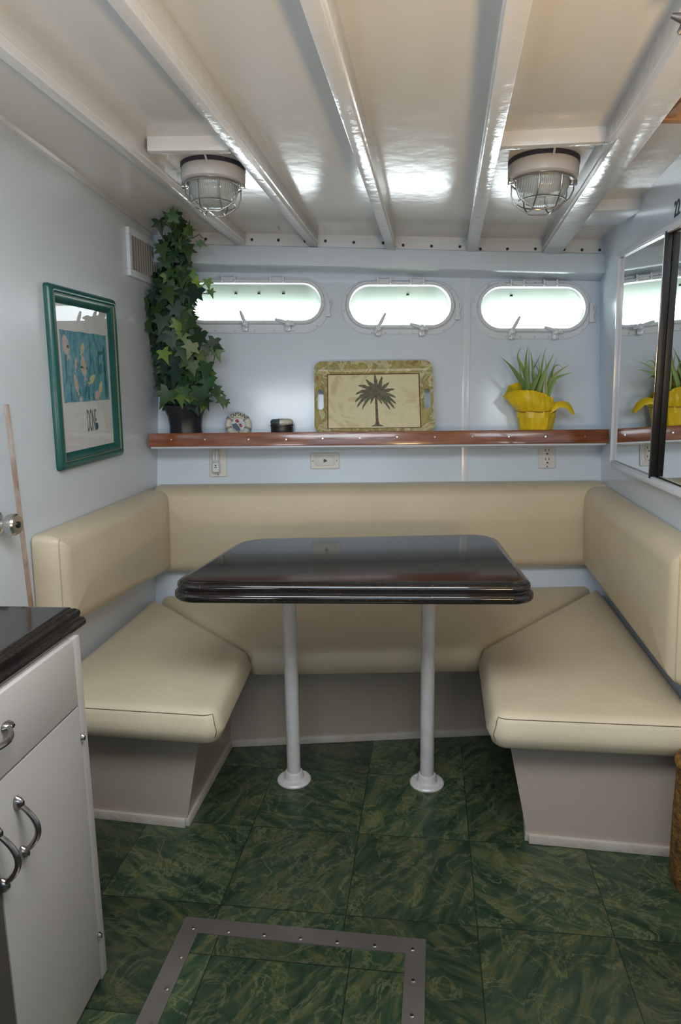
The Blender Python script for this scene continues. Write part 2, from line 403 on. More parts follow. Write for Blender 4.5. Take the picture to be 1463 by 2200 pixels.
class Outline:
    """rounded convex polygon whose insets keep the same number of points"""
    def __init__(s, poly, rad, step=.035, seg=6):
        if area2(poly) < 0: poly = poly[::-1]; rad = rad[::-1] if isinstance(rad, list) else rad
        s.poly = poly; s.n = len(poly); s.rad = rad if isinstance(rad, list) else [rad] * s.n; s.seg = seg
        base = roundpoly(poly, s.rad, seg); s.sub = []
        for i in range(s.n):
            a = Vector(base[i * (seg + 1) + seg]); b = Vector(base[((i + 1) % s.n) * (seg + 1)]); s.sub.append(max(1, int((b - a).length / step)))
    def __call__(s, d):
        pl = insetpoly(s.poly, d); b = roundpoly(pl, [max(r - d, .004) if d > 0 else r - d for r in s.rad], s.seg); out = []; g = s.seg + 1
        for i in range(s.n):
            out += b[i * g:i * g + g - 1]; a = Vector(b[i * g + g - 1]); c = Vector(b[((i + 1) % s.n) * g])
            for k in range(s.sub[i]): q = a.lerp(c, k / s.sub[i]); out.append((q.x, q.y))
        return out
OUTL = None
def pillow(mb, P, poly, depth, r, rc, dome=.01, bulge=.006, step=.035, r0=None):
    """rounded upholstered slab on the frame P; returns its outline"""
    global OUTL
    O = OUTL = Outline(poly, rc, step); out = O(0); r0 = r0 if r0 is not None else r * .7
    prof = [(r0, 0.0)] + [(r0 * (1 - math.sin(a)), r0 * (1 - math.cos(a))) for a in (.5, 1.0, PI / 2)]
    prof += [(-bulge, (r0 + depth - r) / 2)]
    prof += [(r * (1 - math.cos(a)), depth - r + r * math.sin(a)) for a in (0, .35, .7, 1.05, 1.35, PI / 2)]
    loops = [[P.p(u, v, w) for u, v in O(d)] for d, w in prof]
    ins = O(r); us = [p[0] for p in ins]; vs_ = [p[1] for p in ins]; half = min(max(us) - min(us), max(vs_) - min(vs_)) / 2
    # the crown rises gently and evenly away from the edge
    for k in (.12, .28, .46, .64):
        d = half * k; loops.append([P.p(u, v, depth + dome * (1 - (1 - k) ** 2)) for u, v in O(r + d)])
    mb.loft(loops, cap0=True); L_ = len(out); base_ = len(mb.v) - L_; last = O(r + half * .64)
    # close the ridge with a strip of quads across the narrow way
    cu = sum(p[0] for p in last) / L_; cv = sum(p[1] for p in last) / L_
    for q in (.66, .33):
        mb.add([P.p(cu + (u - cu) * q, cv + (v - cv) * q, depth + dome * (1 - .1296 * q)) for u, v in last], []); nb = len(mb.v) - L_
        mb.f += [[base_ + k, base_ + (k + 1) % L_, nb + (k + 1) % L_, nb + k] for k in range(L_)]; base_ = nb
    mb.v.append(P.p(cu, cv, depth + dome)); c_ = len(mb.v) - 1; mb.f += [[base_ + k, base_ + (k + 1) % L_, c_] for k in range(L_)]
    return out, prof

def text_mesh(mb, P, body, size, cu, cv, w, su=1.0, ang=0.0, ext=.0004, bold=0.0):
    c = bpy.data.curves.new('t', 'FONT'); c.body = body; c.size = size; c.extrude = ext; c.align_x = 'CENTER'; c.align_y = 'CENTER'; c.offset = bold
    o = bpy.data.objects.new('t', c); COL.objects.link(o)
    dg = bpy.context.evaluated_depsgraph_get(); me = o.evaluated_get(dg).to_mesh()
    ca, sa = math.cos(ang), math.sin(ang)
    vs = []
    for v in me.vertices:
        x, y = v.co.x * su, v.co.y; vs.append(P.p(cu + x * ca - y * sa, cv + x * sa + y * ca, w + ext + v.co.z))
    mb.add(vs, [list(p.vertices) for p in me.polygons])
    bpy.data.objects.remove(o); bpy.data.curves.remove(c)
def disc(mb, P, u, v, r, w0, w1, n=12, dome=False):
    q = P.sub(P.p(u, v, 0))
    prof = [(r, w0), (r, (w0 + w1) / 2), (r * .7, w1)] if dome else [(r, w0), (r, w1)]
    mb.lathe(q, prof, n)
def stad(a, b, r=None, n=10, cu=0.0, cv=0.0):
    r = min(a, b) if r is None else r; out = []
    for k, (sx, sy) in enumerate(((1, 1), (-1, 1), (-1, -1), (1, -1))):
        for i in range(n + 1):
            t = PI / 2 * (k + i / n); out.append((cu + sx * (a - r) + r * math.cos(t), cv + sy * (b - r) + r * math.sin(t)))
    return out

FLOOR = Pl(Vector((0, 0, 0)), Vector((1, 0, 0)), Vector((0, 1, 0)))

# ================================================================== THE ROOM
mb = MB(); mb.box(FLOOR, -2.2, 2.2, -2.4, 3.6, -.06, 0)
struct(mb.build('floor', M_floor, smooth=0), 'dark green marbled vinyl tile floor', 'floor')
mb = MB(); mb.box(CE, -2.6, 2.6, -6.5, .55, -.05, 0)
struct(mb.build('ceiling', M_ceil, smooth=0), 'glossy white painted deckhead ceiling between the beams', 'ceiling')
mb = MB(); mb.box(LW, -6.0, .35, -1.4, 1.9, -.06, 0)
struct(mb.build('wall_left', M_lw, smooth=0), 'white painted bulkhead on the left with the teal picture', 'wall')
UE = (1.66 - HY) / math.cos(math.radians(8.7))       # the bulkhead ends just past the bench, a recess follows
mb = MB(); mb.box(RW, UE, .35, -1.4, 1.9, -.06, 0); mb.box(RW, UE, UE + .06, -1.4, 1.9, -.62, -.06); mb.box(RW, -6.0, UE + .06, -1.4, 1.9, -.68, -.62)
struct(mb.build('wall_right', M_wall, smooth=0), 'white painted bulkhead on the right behind the mirrors', 'wall')
BK = Pl(Vector((0, -2.3, 0)), Vector((1, 0, 0)), Vector((0, 0, 1)))
mb = MB(); mb.box(BK, -2.4, 2.4, -.1, 3.0, 0, .06)
struct(mb.build('wall_back', M_lw, smooth=0), 'white bulkhead behind the viewer', 'wall')

# ---- hull wall with three portholes
WSPEC = [  # flange l, r, t, b / opening l, r, t, b / outer mouth l, r, t, b (pixels)
    ((380, 708, 597, 717), (398, 690, 611, 691), (404, 684, 654, 690)),
    ((733, 988, 603, 719), (750, 967, 615, 701), (758, 958, 655, 700)),
    ((1012, 1272, 603, 729), (1031, 1254, 619, 708), (1038, 1243, 655, 708)),
]
TH = .20
WIN = []
for fl, op, mo in WSPEC:
    cx, cy = (op[0] + op[1]) / 2, (op[2] + op[3]) / 2
    P = HULL.sub(HULL.hit(cx, cy), -math.radians(.95) - 0.0)
    def ab(q, off=0.0):
        y = (q[2] + q[3]) / 2; x = (q[0] + q[1]) / 2
        l, r = P.uv(HULL.hit(q[0], y, off)), P.uv(HULL.hit(q[1], y, off)); t, b = P.uv(HULL.hit(x, q[2], off)), P.uv(HULL.hit(x, q[3], off))
        return ((r[0] - l[0]) / 2, (t[1] - b[1]) / 2, (r[0] + l[0]) / 2, (t[1] + b[1]) / 2)
    WIN.append((P, ab(fl), ab(op), ab(mo, -TH)))
mb = MB()
ub = [(-2.4, -1.2), (2.4, -1.2), (2.4, 1.9), (-2.4, 1.9)]
def sheet(off, idx, shrink):
    polys = [[Vector((u, v, 0)) for u, v in ub]]
    for P, fl, op, mo in WIN:
        a, b, cu, cv = (op, mo)[idx]
        loop = stad(a + shrink, b + shrink, None, 10, cu, cv)
        polys.append([Vector((*HULL.uv(P.p(u, v)), 0)) for u, v in loop][::-1])
    vs = [p for l in polys for p in l]; tr = tessellate_polygon(polys)
    mb.add([HULL.p(v.x, v.y, off) for v in vs], [list(t) for t in tr])
sheet(0, 0, .006); sheet(-TH, 1, .006)
for i in range(4):
    a, b = ub[i], ub[(i + 1) % 4]; mb.add([HULL.p(*a, 0), HULL.p(*b, 0), HULL.p(*b, -TH), HULL.p(*a, -TH)], [[0, 1, 2, 3]])
hull = struct(mb.build('wall_front', M_wall, smooth=0), 'white painted hull side with three portholes', 'wall')

def window(i, lab):
    P, fl, op, mo = WIN[i]; A, B, cu, cv = fl; a, b = op[0], op[1]
    w = thing('window_%d' % (i + 1), P.p(0, 0, 0), lab, 'porthole', kind='structure')
    # liner: from the opening out to the mouth in the shell plating
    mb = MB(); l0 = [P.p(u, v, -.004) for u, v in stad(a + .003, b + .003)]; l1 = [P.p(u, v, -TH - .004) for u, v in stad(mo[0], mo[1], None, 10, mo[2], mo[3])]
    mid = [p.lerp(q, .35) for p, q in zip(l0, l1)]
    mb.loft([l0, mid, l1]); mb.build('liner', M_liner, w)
    for fx in ((-.30, .05, .42), (.20,), (-.30,))[i]:
        l_ = .45; zt_ = b + (mo[1] + mo[3] - b) * l_; p0 = P.p(fx * a, zt_, -TH * l_); mb = MB(); q = Pl(p0, P.x, P.n); mb.lathe(q, [(.0065, -.004), (.0065, .004)], 10); mb.build('liner_screw', M_hole, w)
    # flange
    mb = MB(); F0 = stad(A, B, None, 10, cu, cv); F1 = stad(A - .004, B - .004, None, 10, cu, cv); I0 = stad(a + .004, b + .004)
    mb.loft([[P.p(u, v, -.001) for u, v in F0], [P.p(u, v, .005) for u, v in F0], [P.p(u, v, .008) for u, v in F1], [P.p(u, v, .008) for u, v in I0], [P.p(u, v, -.01) for u, v in I0]])
    fo = mb.build('flange', M_trim, w)
    mb = MB(); rv = dens(stad((A + a) / 2 + .009, (B + b) / 2 + .009, None, 10, cu, cv), .012)
    for k in range(0, len(rv), max(1, len(rv) // 16)): disc(mb, P, rv[k][0], rv[k][1], .0045, .006, .0105, 8, True)
    mb.build('rivet', M_plate2, fo)
    # hinged ring
    mb = MB(); g = .016; prof = [(0, .006), (0, .022), (.004, .027), (.012, .027), (g, .021), (g, .006)]
    mb.loft([[P.p(u, v, z) for u, v in stad(a + d, b + d)] for d, z in [(-.002, -.004)] + prof])
    fr = mb.build('ring_frame', M_trim, w)
    mb = MB(); mb.loft([[P.p(u, v, .004) for u, v in stad(a + .001, b + .001)], [P.p(u, v, .010) for u, v in stad(a + .001, b + .001)]], cap0=True, cap1=True)
    mb.build('glass_pane', M_glass, w, smooth=0)
    mb = MB(); rv = dens(stad(a + .008, b + .008), .01)
    for k in range(0, len(rv), max(1, len(rv) // 12)): disc(mb, P, rv[k][0], rv[k][1], .003, .026, .029, 8, True)
    mb.build('ring_screw', M_plate2, fr)
    top = b + g
    for sx in (-1, 1):
        u = cu * .0 + sx * (.072 if i else .105); mb = MB()
        for d in (-.031, .025): mb.box(P, u + d, u + d + .008, top - .014, top + .012, .006, .034, .002)
        mb.tube([P.p(u - .031, top + .003, .026), P.p(u + .033, top + .003, .026)], .0055, 8)
        mb.box(P, u - .02, u + .022, top - .010, top - .002, .02, .031, .002)
        mb.build('hinge', M_trim, w)
    bot = -b - g
    for sx, lev in ((-1, (.030, .075)), (1, (-.055, .018))):
        u = sx * (.095 if i else .012); u = u if i else (u - .02 if sx < 0 else .155); mb = MB()
        mb.box(P, u - .012, u + .012, bot - .03, bot + .004, .004, .03, .004)
        mb.tube([P.p(u, bot - .03, .022), P.p(u, bot + .01, .034)], .0075, 8)
        mb.lathe(P.sub(P.p(u, bot, 0)), [(.013, .028), (.016, .036), (.012, .046), (.004, .05)], 12)
        if i == 0 and sx < 0: lev = (-.018, .062)
        mb.tube([P.p(u - lev[0] * .5, bot - lev[1] * .3, .04), P.p(u + lev[0] * .5, bot + lev[1] * .4, .046), P.p(u + lev[0], bot + lev[1] * .8, .052)], [.006, .008, .005], 8)
        mb.build('dog_clamp', M_trim, w)
    mb = MB(); u = a + g + .006; mb.box(P, u, u + .016, -.062, .022, .004, .016, .002); mb.box(P, u - .004, u + .020, -.062, -.046, .004, .022, .002); mb.tube([P.p(u + .016, -.03, .014), P.p(u + .022, .004, .018), P.p(u + .014, .018, .018)], .003, 6)
    mb.build('catch', M_trim, w)
window(0, 'wide oblong white porthole partly hidden by the ivy')
window(1, 'oblong white porthole above the palm tree tray')
window(2, 'oblong white porthole above the yellow wrapped plant')

# ---- batten seam on the hull
u0, v0 = HULL.huv(996, 1030); u1, v1 = HULL.huv(1004, 588)
mb = MB(); mb.solid([HULL.p(u0 - .014, v0 - .02, 0), HULL.p(u0 + .018, v0 - .02, 0), HULL.p(u1 + .018, v1 + .04, 0), HULL.p(u1 - .014, v1 + .04, 0),
                     HULL.p(u0 - .014, v0 - .02, .005), HULL.p(u0 + .018, v0 - .02, .005), HULL.p(u1 + .018, v1 + .04, .005), HULL.p(u1 - .014, v1 + .04, .005)], .0015)
struct(mb.build('trim_1', M_trim), 'narrow white vertical batten on the hull side between two portholes', 'trim')

# ---- beam shelf under the deckhead
FO = .085
def fas(px, py, off=FO): return HULL.huv(px, py, off)
def band(y_l, y_r, xl=300, xr=1301, off=FO):
    (ua, va), (ub_, vb) = fas(415, y_l, off), fas(1300, y_r, off); s = (vb - va) / (ub_ - ua)
    ul, ur = fas(xl, 540, off)[0], fas(xr, 580, off)[0]
    return (ul, va + s * (ul - ua)), (ur, va + s * (ur - ua))
tl, tr = band(485, 503); ml, mr = band(529, 549); bl, br = band(570, 591)
t = thing('trim_2', HULL.p(*bl, 0), 'white bolted beam shelf running along the top of the hull side', 'trim', kind='structure')
mb = MB(); mb.solid([HULL.p(*ml, -.01), HULL.p(*mr, -.01), HULL.p(tr[0], tr[1] + .1, -.01), HULL.p(tl[0], tl[1] + .1, -.01), HULL.p(*ml, FO), HULL.p(*mr, FO), HULL.p(tr[0], tr[1] + .1, FO), HULL.p(tl[0], tl[1] + .1, FO)])
mb.build('clamp_board', M_trim, t)
mb = MB(); mb.solid([HULL.p(*bl, -.01), HULL.p(*br, -.01), HULL.p(mr[0], mr[1], -.01), HULL.p(ml[0], ml[1], -.01), HULL.p(*bl, FO + .03), HULL.p(*br, FO + .03), HULL.p(mr[0], mr[1], FO + .022), HULL.p(ml[0], ml[1], FO + .022)], .004)
mb.build('shelf_board', M_wall, t)
for px, py in [(442, 514), (541, 515), (598, 516), (655, 518), (699, 518), (760, 521), (823, 522), (866, 527), (927, 529), (988, 530), (1032, 535), (1090, 535), (1150, 535), (1212, 536), (1250, 537), (1288, 537)]:
    u, v = fas(px, py); mb = MB(); disc(mb, HULL, u, v, .0062, FO - .002, FO + .002, 12); mb.build('bolt', M_hole, t)

# ---- deck beams
def beam(n, xl, xr, y, h=None, w=None, lab=''):
    a = HULL.hit(xl, y, FO + .002); b = HULL.hit(xr, y + .5, FO + .002)
    ua, va = CE.uv(a); ub_, vb = CE.uv(b); hh = CE.sd((a + b) / 2)
    uc = (ua + ub_) / 2; W = (w or (ub_ - ua)) / 2; d = BE.dot(CE.x) / BE.dot(CE.y)
    y0 = (va + vb) / 2; y1 = -6.0
    hh = h or hh; h1 = hh + .012 * (y0 - y1)
    mb = MB(); q = lambda s_, yy, z: CE.p(uc + s_ * W + d * (yy - y0), yy, z)
    bw = .012
    mb.solid([q(-1, y1, -.01), q(1, y1, -.01), q(1, y0, -.01), q(-1, y0, -.01), q(-1, y1, h1), q(1, y1, h1), q(1, y0, hh), q(-1, y0, hh)], .004, 2)
    for s_ in (-1, 1):   # small moulding strip along each lower edge
        mb.tube([q(s_ * .93, y1, h1 - .022), q(s_ * .93, y0, hh - .022)], .0045, 6)
    return struct(mb.build('trim_%d' % n, M_beam), lab, 'ceiling beam')
beam(3, 512, 527, 530, lab='white deck beam left of the lamp that hangs nearest the ivy')
beam(4, 667, 683, 533, lab='white deck beam just right of the lamp nearest the ivy')
beam(5, 832, 850, 540, lab='white deck beam ending above the middle porthole')
beam(6, 1003, 1025, 543, lab='white deck beam just left of the lamp nearest the mirrors')
beam(7, 1164, 1203, 548, lab='wide white deck beam right of the lamp nearest the mirrors')
# cornice beam along the left bulkhead
mb = MB(); a = HULL.hit(341, 505, FO); u_, v_ = LW.uv(a)
d = BE.dot(LW.y) / BE.dot(LW.x)
mb.solid([LW.p(-5.8, v_ - d * (5.8 + u_), -.01), LW.p(.1, v_ + d * (.1 - u_), -.01), LW.p(.1, v_ + .12, -.01), LW.p(-5.8, v_ + .12 + .06 - d * (5.8 + u_), -.01),
          LW.p(-5.8, v_ - d * (5.8 + u_), .016), LW.p(.1, v_ + d * (.1 - u_), .016), LW.p(.1, v_ + .12, .016), LW.p(-5.8, v_ + .18 - d * (5.8 + u_), .016)], .004)
struct(mb.build('trim_8', M_beam), 'white cornice strip along the top of the left bulkhead', 'trim')
# cross blocks that carry the lamps
def block(n, x0, x1, y0, y1, h, lab):
    a = CE.hit(x0, y0); b = CE.hit(x1, y1); (ua, va), (ub_, vb) = CE.uv(a), CE.uv(b)
    q = lambda t_, dy, z: CE.p(ua + (ub_ - ua) * t_, va + (vb - va) * t_ + dy, z)
    mb = MB(); mb.solid([q(0, 0, -.01), q(1, 0, -.01), q(1, .03, -.01), q(0, .03, -.01), q(0, 0, h), q(1, 0, h), q(1, .03, h), q(0, .03, h)], .003)
    return struct(mb.build('trim_%d' % n, M_beam), lab, 'trim')
block(9, 315, 492, 293, 291, .038, 'white cross block between beams in front of the lamp nearest the ivy')
block(10, 1050, 1312, 284, 270, .038, 'white cross block between beams in front of the lamp nearest the mirrors')
# wide cross block between the last beam and the right bulkhead
a = CE.hit(1240, 431); b = CE.hit(1384, 425); (ua, va), (ub_, vb) = CE.uv(a), CE.uv(b)
q_ = lambda u, v, z: CE.p(u, v, z)
mb = MB(); mb.solid([q_(ua, va, -.01), q_(ub_, vb, -.01), q_(ub_ - .0, vb + .20, -.01), q_(ua, va + .20, -.01), q_(ua, va, .036), q_(ub_, vb, .036), q_(ub_ - .0, vb + .20, .036), q_(ua, va + .20, .036)], .003)
struct(mb.build('trim_11', M_trim), 'white boxed block under the ceiling between the wide beam and the mirrors', 'trim')

# ---- skylight hatch coaming
a = CE.hit(1402, 238, .0); u_, v_ = CE.uv(a)
t = thing('skylight_hatch', CE.p(u_ + .25, v_ - .2, .03), 'ceiling hatch framed in bare orange wood near the mirrors', 'hatch')
mb = MB(); mb.box(CE, u_, u_ + .5, v_ - .022, v_, -.03, .03, .003); mb.box(CE, u_, u_ + .5, v_ - .42, v_ - .40, -.03, .03, .003)
mb.box(CE, u_ + .018, u_ + .04, v_ - .40, v_ - .022, -.03, .026, .003); mb.box(CE, u_ + .48, u_ + .5, v_ - .40, v_ - .022, -.03, .03, .003); mb.build('coaming', M_wood2, t)
mb = MB(); mb.box(CE, u_ + .04, u_ + .48, v_ - .40, v_ - .022, -.005, .006); mb.build('pane', mat('dark hatch pane', (.10, .11, .12), .15, col2=(.02, .022, .025), vscale=22), t)
mb = MB(); disc(mb, Pl(CE.p(u_ + .04, v_ - .022, .018), CE.x, CE.n), 0, 0, .006, -.003, .003, 10); mb.build('screw', M_hole, t)
# ---- bracket on the wide beam
a = CE.hit(1457, 42, .085); q = CE.sub(a)
t = thing('ceiling_bracket', a, 'small dark metal bracket high on the wide beam', 'bracket')
mb = MB(); mb.tube([q.p(-.012, 0, -.006), q.p(.004, -.004, .0), q.p(.024, -.006, .0), q.p(.034, -.008, -.004)], [.004, .008, .009, .006], 10); mb.build('hook_arm', M_brk, t)
mb = MB(); mb.tube([q.p(.010, -.004, .002), q.p(.012, .004, .010), q.p(.006, .008, .018)], [.007, .007, .004], 10); mb.build('hook_tip', M_brk, t)
mb = MB(); mb.box(q, .004, .10, -.014, .010, -.02, -.006, .002); mb.build('mounting_plate', M_beam, t)

# ---- door at the far left
(ua, va), (ub_, vb) = LW.huv(0, 928), LW.huv(46, 1296)
t = thing('door_1', LW.p(ub_ - .4, -1.0, .0), 'white door with a worn bare edge and round steel knob', 'door', kind='structure')
mb = MB(); mb.solid([LW.p(ua - 1.0, -.95, .0), LW.p(ub_ + .075, -.95, .0), LW.p(ua + .012, .35, .0), LW.p(ua - 1.0, .35, .0), LW.p(ua - 1.0, -.95, .010), LW.p(ub_ + .075, -.95, .010), LW.p(ua + .012, .35, .010), LW.p(ua - 1.0, .35, .010)], .002)
mb.build('door_leaf', M_lw, t)
mb = MB(); mb.solid([LW.p(ub_ + .080, -.95, .0), LW.p(ub_ + .108, -.95, .0), LW.p(ua + .040, .35, .0), LW.p(ua + .017, .35, .0), LW.p(ub_ + .080, -.95, .008), LW.p(ub_ + .108, -.95, .008), LW.p(ua + .040, .35, .008), LW.p(ua + .017, .35, .008)], .002)
mb.build('worn_edge', M_wornedge, t)
k = LW.hit(26, 1127, .055); u_, v_ = LW.uv(k); q = LW.sub(LW.p(u_ , v_, 0))
mb = MB(); mb.lathe(q, [(.034, .008), (.034, .014), (.024, .020), (.012, .024), (.011, .034), (.016, .038), (.026, .045), (.029, .054), (.029, .066), (.025, .071), (.008, .072)], 28)
kn = mb.build('door_knob', M_chrome, t)
mb = MB(); mb.lathe(q, [(.009, .071), (.009, .0745), (.005, .0755)], 14); mb.build('keyhole', M_dark, kn)

# ---- vent grille on the left wall
t0 = LW.huv(267, 485); t1 = LW.huv(345, 526); t2 = LW.huv(274, 592); t3 = LW.huv(345, 598)
u0_, u1_ = (t0[0] + t2[0]) / 2, t1[0] - .02; v1_, v0_ = (t0[1] + .0), t2[1]
t = thing('vent_grille', LW.p((u0_ + u1_) / 2, (v0_ + v1_) / 2), 'slatted ventilation grille on the left bulkhead behind the ivy', 'vent')
m_ = .026
mb = MB()
mb.box(LW, u0_, u1_, v0_, v0_ + m_, 0, .016, .003); mb.box(LW, u0_, u1_, v1_ - m_, v1_, 0, .016, .003); mb.box(LW, u0_, u0_ + m_ + .004, v0_ + m_, v1_ - m_, 0, .016, .003); mb.box(LW, u1_ - m_, u1_, v0_ + m_, v1_ - m_, 0, .016, .003); mb.build('frame', M_trim, t)
mb = MB(); mb.box(LW, u0_ + m_, u1_ - m_, v0_ + m_, v1_ - m_, .0, .003); mb.build('backing', mat('vent dark', (.05, .045, .038), .7), t)
mb = MB(); ns = 13
for k in range(ns):
    u = u0_ + m_ + .006 + (u1_ - u0_ - 2 * m_ - .008) * k / (ns - 1)
    q = Pl(LW.p(u, 0, .009), (LW.n * .9 - LW.x * .44), LW.y); q.o = LW.p(u, 0, .009); mb.box(q, -.0055, .006, v0_ + m_, v1_ - m_, -.0009, .0009)
mb.build('slats', mat('tan slat', (.42, .40, .36), .4), t)

# ================================================================== WALL SHELF
sa = HULL.hit(318, 931, .168); sb = HULL.hit(1309, 922, .168); sc = HULL.hit(318, 960, .168); sd_ = HULL.hit(1309, 952, .168)
(sau, sav), (sbu, sbv), (scu, scv), (sdu, sdv) = [HULL.uv(p) for p in (sa, sb, sc, sd_)]
def shv(u): return sav + (sbv - sav) * (u - sau) / (sbu - sau)
t = thing('wall_shelf', HULL.p((sau + sbu) / 2, scv, .05), 'long shelf with a mahogany front edge along the hull side', 'shelf')
mb = MB()
mb.solid([HULL.p(sau + .02, scv + .012, 0), HULL.p(sbu - .02, sdv + .012, 0), HULL.p(sbu - .02, sbv - .010, 0), HULL.p(sau + .02, sav - .010, 0), HULL.p(sau + .02, scv + .012, .149), HULL.p(sbu - .02, sdv + .012, .149), HULL.p(sbu - .02, sbv - .010, .149), HULL.p(sau + .02, sav - .010, .149)])
mb.build('board', M_trim, t, smooth=0)
mb = MB()
mb.solid([HULL.p(scu, scv, .148), HULL.p(sdu, sdv, .148), HULL.p(sbu, sbv, .148), HULL.p(sau, sav, .148), HULL.p(scu, scv, .168), HULL.p(sdu, sdv, .168), HULL.p(sbu, sbv, .168), HULL.p(sau, sav, .168)], .003)
no = mb.build('wooden_nosing', M_wood, t)
mb = MB(); mb.solid([HULL.p(scu + .01, scv - .006, .06), HULL.p(sdu - .01, sdv - .006, .06), HULL.p(sdu - .01, sdv + .0, .06), HULL.p(scu + .01, scv + .0, .06), HULL.p(scu + .01, scv - .006, .159), HULL.p(sdu - .01, sdv - .006, .159), HULL.p(sdu - .01, sdv, .159), HULL.p(scu + .01, scv, .159)])
mb.build('under_trim', M_trim, t)
for px, py in ((368, 944), (440, 944), (534, 944), (615, 944), (693, 942), (773, 941), (853, 939), (934, 939), (1015, 938), (1093, 938), (1172, 938), (1257, 937)):
    u, v = HULL.huv(px, py, .168); mb = MB(); disc(mb, HULL, u, v, .0048, .167, .170, 10, True); mb.build('screw', M_chrome, no)
SH = lambda px, off: HULL.p(HULL.huv(px, 927, off)[0], shv(HULL.huv(px, 927, off)[0]) - .010, off)   # a point on the shelf board

# ---- outlets under the shelf
def plate(name, px0, px1, py0, py1, lab, m, cat='outlet'):
    (u0, v0), (u1, v1) = HULL.huv(px0, py1, .004), HULL.huv(px1, py0, .004)
    P = HULL.sub(HULL.p((u0 + u1) / 2, (v0 + v1) / 2)); a, b = (u1 - u0) / 2, (v1 - v0) / 2
    t = thing(name, P.o, lab, cat); mb = MB()
    mb.loft([[P.p(u, v, w) for u, v in stad(a - d, b - d, .006, 4)] for d, w in ((0, 0), (0, .003), (.003, .006))], cap0=True, cap1=True); mb.build('cover_plate', m, t)
    return t, P, a, b
t, P, a, b = plate('phone_outlet', 667, 729, 972, 1008, 'wide ivory wall plate with one phone socket in the middle', M_plate)
mb = MB(); mb.box(P, -.042, .042, -.021, .021, .005, .0085, .002); mb.build('insert', M_plate, t)
mb = MB(); mb.prism(P, [(-.006, -.008), (.009, -.003), (.009, .003), (-.002, .008), (-.006, .007)], .0085, .0092); mb.build('jack', M_hole, t)
for s_ in (-1, 1):
    mb = MB(); disc(mb, P, s_ * .052, 0, .0028, .005, .0075, 8); mb.build('screw', M_dark, t)
t, P, a, b = plate('power_outlet', 1156, 1194, 955, 1007, 'clear grey plate with a double power socket below the yellow plant', M_plate2)
mb = MB()
mb.box(P, -.017, .017, -.034, .040, .005, .009, .002); mb.build('receptacle', M_plate, t)
for cy_ in (.022, -.017):
    mb = MB(); mb.box(P, -.009, -.006, cy_ + .001, cy_ + .011, .0088, .0096); mb.box(P, .006, .009, cy_ + .001, cy_ + .011, .0088, .0096); mb.box(P, -.0045, .0045, cy_ - .013, cy_ - .007, .0088, .0096); mb.build('slots', M_hole, t)
mb = MB(); disc(mb, P, 0, -.044, .003, .005, .0075, 8); mb.build('screw', M_dark, t)
t, P, a, b = plate('wall_socket', 450, 487, 963, 1025, 'ivory wall plate holding the plug-in night light', M_plate)
mb = MB(); disc(mb, P, .0, -b + .010, .003, .005, .0075, 8); mb.build('screw', M_dark, t)
t = thing('night_light', P.p(-.004, 0, .01), 'small plug-in night light with clear top below the ivy', 'night light')
Q = P.sub(P.p(-.006, .0, .006))
mb = MB(); mb.loft([[Q.p(u, v, w) for u, v in stad(.017 - d, .024 - d, .008, 4, 0, -.022)] for d, w in ((0, 0), (0, .022), (.004, .028))], cap0=True, cap1=True); bo = mb.build('body', mat('white plastic', (.62, .64, .66), .3), t)
mb = MB(); mb.box(Q, -.006, .006, -.024, -.021, .0275, .0285); disc(mb, Q, 0, -.014, .0035, .0275, .0285, 10); mb.build('mark', M_hole, bo)
mb = MB(); mb.loft([[Q.p(u, v, w) for u, v in stad(.015 - d, .030 - d, .012, 5, -.001, .028)] for d, w in ((0, 0), (0, .020), (.004, .026))], cap0=True, cap1=True); mb.build('shade', M_clearp, t)

# ================================================================== PALM TRAY
bL, bR = HULL.hit(676, 934, .10), HULL.hit(933, 931, .10); tL, tR = HULL.hit(677, 783, .026), HULL.hit(921, 777, .026)
ox = (bR - bL); W = ox.length / 2; bc = (bL + bR) / 2; tc_ = (tL + tR) / 2; Ht = (tc_ - bc).length
TP = Pl(bc, ox, tc_ - bc)
if TP.n.y > 0: TP.n = -TP.n
t = thing('serving_tray', bc, 'rectangular tray printed with a palm tree, leaning on the hull side', 'tray')
mb = MB()
mi = .052; d0 = roundpoly([(-W, 0), (W, 0), (W, Ht), (-W, Ht)], .035, 6); iw, ib, it_ = W - .055, .022, Ht - .052
inn = roundpoly([(-iw, ib), (iw, ib), (iw, it_), (-iw, it_)], .006, 6)
hol = [stad(.0135, .046, None, 8, s_ * (W - .026), Ht * .47) for s_ in (-1, 1)]
lerp = lambda A_, B_, k: [(p[0] + (q[0] - p[0]) * k, p[1] + (q[1] - p[1]) * k) for p, q in zip(A_, B_)]
def rimsheet(w_out, w_in):
    polys = [d0, inn[::-1]] + [h[::-1] for h in hol]; V3 = [[Vector((u, v, 0)) for u, v in l] for l in polys]
    tr_ = tessellate_polygon(V3); vs = []
    for li, l in enumerate(polys):
        for u, v in l:
            dd = min(W - abs(u), v, Ht - v); k = 0 if li == 0 else (1 if li == 1 else .45); vs.append(TP.p(u, v, w_out + (w_in - w_out) * k))
    mb.add(vs, [list(x) for x in tr_])
rimsheet(.024, .006); rimsheet(.019, .001)
mb.loft([[TP.p(u, v, .024) for u, v in d0], [TP.p(u, v, .019) for u, v in d0]])
for h in hol: mb.loft([[TP.p(u, v, .0159) for u, v in h], [TP.p(u, v, .0109) for u, v in h]])
mb.build('rim', M_rim, t, smooth=50)
mb = MB(); mb.prism(TP, inn, .0015, .006); mb.build('base_panel', M_trayin, t)
mb = MB(); o1 = [(-iw + .001, ib + .001), (iw - .001, ib + .001), (iw - .001, it_ - .001), (-iw + .001, it_ - .001)]
